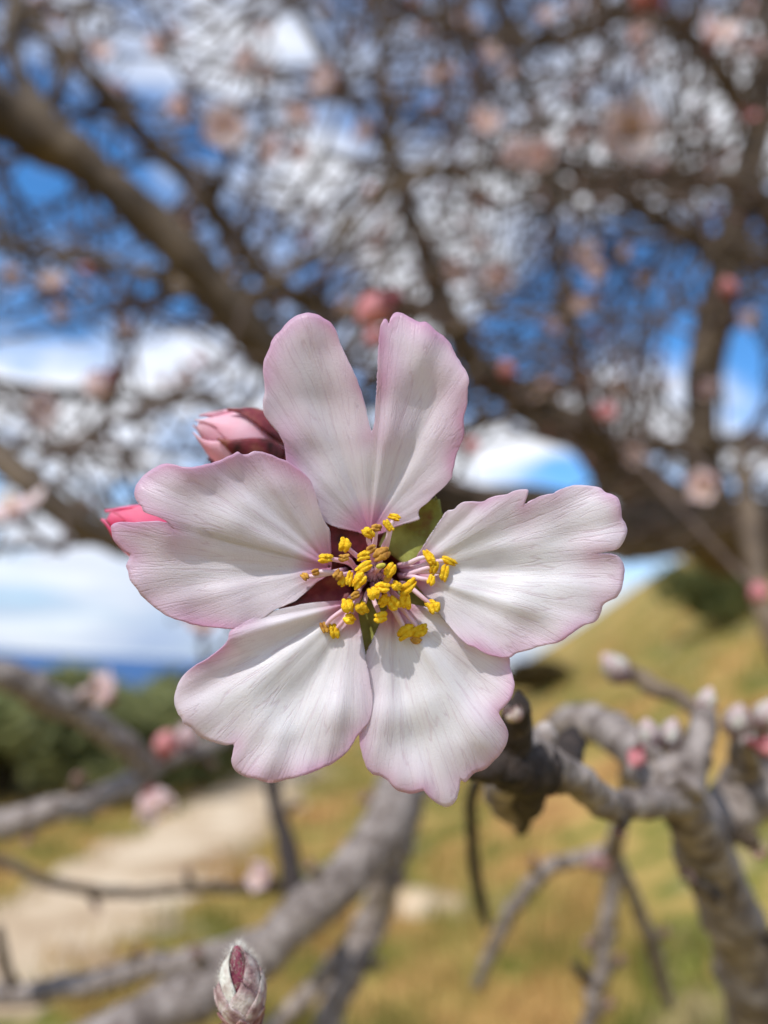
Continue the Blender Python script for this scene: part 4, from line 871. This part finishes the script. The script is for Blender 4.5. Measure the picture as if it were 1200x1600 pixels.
def anther_mesh(seed):
    """two plump lobes pressed together along a groove"""
    q = random.Random(seed); mb = MB(); bend = q.uniform(-0.25, 0.25)
    for s in (-1, 1):
        v = []; f = []
        for j in range(17):
            t_ = j/16; r_ = math.sin(math.pi*min(0.985, max(0.015, t_)))**0.45
            for k in range(14):
                an = k*2*math.pi/14; lx = -0.5+t_ + s*0.03
                y_ = s*0.19+math.cos(an)*0.31*r_; z_ = math.sin(an)*0.36*r_
                y_ *= 1+0.10*math.sin(t_*5+s+seed); y_ += bend*(2*t_-1)**2*0.5; z_ += 0.10*math.sin(t_*4+seed)
                nn = 0.10*noise.noise(Vector((lx*4, y_*4, z_*4+seed)))+0.06*noise.noise(Vector((lx*11, y_*11, z_*11+seed)))
                v.append(Vector((lx, y_+nn, z_+nn)))
        for j in range(16):
            for k in range(14): k2 = (k+1) % 14; f.append((j*14+k, j*14+k2, (j+1)*14+k2, (j+1)*14+k))
        f.append(tuple(range(13, -1, -1))); f.append(tuple(224+k for k in range(14)))
        mb.add(v, f)
    return mb
q = random.Random(5)
for k, (ax_, ay_, ln, wd, an, old) in enumerate(ST):
    x = 430+ax_/4.0; y = 770+ay_/4.0; dx_, dy_ = x-CX, y-CY; dist = math.hypot(dx_, dy_)
    dz = -2.0+3.8*min(1.0, dist/112.0)+q.uniform(-0.35, 0.35)
    rb = min(44, max(16, dist*0.45)); ux, uy = (dx_/dist, dy_/dist) if dist > 1 else (1, 0)
    ja = q.uniform(-0.22, 0.22); ux, uy = ux*math.cos(ja)-uy*math.sin(ja), ux*math.sin(ja)+uy*math.cos(ja)
    bx, by = CX+ux*rb, CY+uy*rb
    p0 = dpt(bx, by, 6.0); p1 = dpt(bx+(x-bx)*0.25+q.uniform(-3, 3), by+(y-by)*0.25+q.uniform(-3, 3), 2.4); p2 = dpt(bx+(x-bx)*0.7+q.uniform(-3, 3), by+(y-by)*0.7+q.uniform(-3, 3), (2.2+dz)*0.5-0.3); p3 = dpt(x, y, dz+0.25)
    P = [Vector(c) for c in catmull([tuple(p) for p in (p0, p1, p2, p3)], 5)]
    v, f = tube(P, [0.00030-0.00010*i/(len(P)-1) for i in range(len(P))], 8)
    st = obj('stamen', v, f, M['filament'], FL, FO)
    am = anther_mesh(k); c = dpt(x, y, dz); s = px2m(ln/4.0, D0)*1.0; w = px2m(wd/4.0, D0)
    a_ = R(an)+q.uniform(-0.1, 0.1); e1 = RT*math.cos(a_)+UP*math.sin(a_); e2 = -RT*math.sin(a_)+UP*math.cos(a_)
    tl = q.uniform(-0.35, 0.35); e1 = (e1*math.cos(tl)-fw*math.sin(tl)); e3 = e1.cross(e2)
    am.v = [c+e1*p.x*s+e2*p.y*w+e3*p.z*w for p in am.v]
    o = am.build('anther', M['anther_old' if old else 'anther'], st); o.data.transform(Matrix.Translation(-FO))
# stalk behind the flower down to the spur
P, Rr = path([(584, 899, D0+0.0112, 14), (600, 960, D0+0.016, 11), (660, 1090, D0+0.024, 11), (735, 1180, D0+0.029, 13), (775, 1195, 0.103, 16)], 6)
v, f = tube(P, Rr, 10, 0.15, 2); obj('stalk', v, f, M['sepal_green'], FL, FO)

# ---------------------------------------------------------------- the two pink buds behind the blossom
def pink_bud(label, bpx, tpx, rad_px, m, sep0, stalk, seed, roll=0.0, tipdepth=0.0):
    base = at(*bpx); tip = at(*tpx); ax = tip-base; Ln = ax.length; x_, y_, z_ = frame(ax)
    cr_, sr_ = math.cos(roll), math.sin(roll); x_, y_ = x_*cr_+y_*sr_, y_*cr_-x_*sr_
    rr = px2m(rad_px, bpx[2])/Ln
    t_ = thing('flower_bud', label, 'flower bud', base)
    prof = lambda s: rr*(math.sin(math.pi*min(0.99, max(0.04, s*0.93+0.07))**0.92)**0.75)*(1-0.25*s*s)
    v, f = lathe(base, x_, y_, z_, Ln, lambda s: prof(s)*0.93, 0, 0.96, 20, 16, 0.03); obj('core', v, f, M[m], t_, base)
    for k in range(4):
        v, f = shell(base, x_, y_, z_, Ln, prof, 0.1, 0.99+0.03*math.sin(k*3+seed), k*1.571+seed, 1.05, Ln*(0.012+0.008*k), 4.0, flare=Ln*0.035*(k % 2), wav=Ln*0.02, nu=12, nv=14)
        solid(obj('petal', v, f, M[m], t_, base), 0.00016)
    for k in range(5):
        v, f = shell(base, x_, y_, z_, Ln, prof, -0.02, sep0+0.05*math.sin(k*2+seed), k*1.2566+0.4+seed, 0.66, Ln*0.045, 2.6, flare=Ln*0.03, wav=Ln*0.015, nu=10, nv=12)
        sp_ = solid(obj('sepal', v, f, M['sepal_mottled' if k % 2 else 'sepal_red'], t_, base), 0.0003)
    v, f = lathe(base-z_*Ln*0.35, x_, y_, z_, Ln*0.45, lambda s: rr*(0.8+1.3*s), 0, 1, 14, 8); obj('calyx_cup', v, f, M['sepal_red'], t_, base)
    P, Rr = path(stalk, 5); v, f = tube(P, Rr, 8, 0.1, seed); obj('stalk', v, f, M['sepal_green'], t_, base)
pink_bud('pink flower bud with dark red and green sepals above the left petal', (450, 718, 0.088), (304, 660, 0.084), 47, 'bud_pink', 0.74, [(455, 728, 0.0885, 12), (520, 780, 0.093, 10), (610, 950, 0.098, 10), (720, 1150, 0.102, 12), (770, 1195, 0.1035, 14)], 0.6)
pink_bud('deep pink pointed bud tip poking out behind the left petal notch', (305, 862, 0.0865), (164, 804, 0.082), 46, 'bud_red', 0.40, [(315, 876, 0.087, 12), (400, 900, 0.093, 10), (560, 1000, 0.099, 10), (700, 1150, 0.103, 12), (765, 1200, 0.1045, 14)], 2.1)
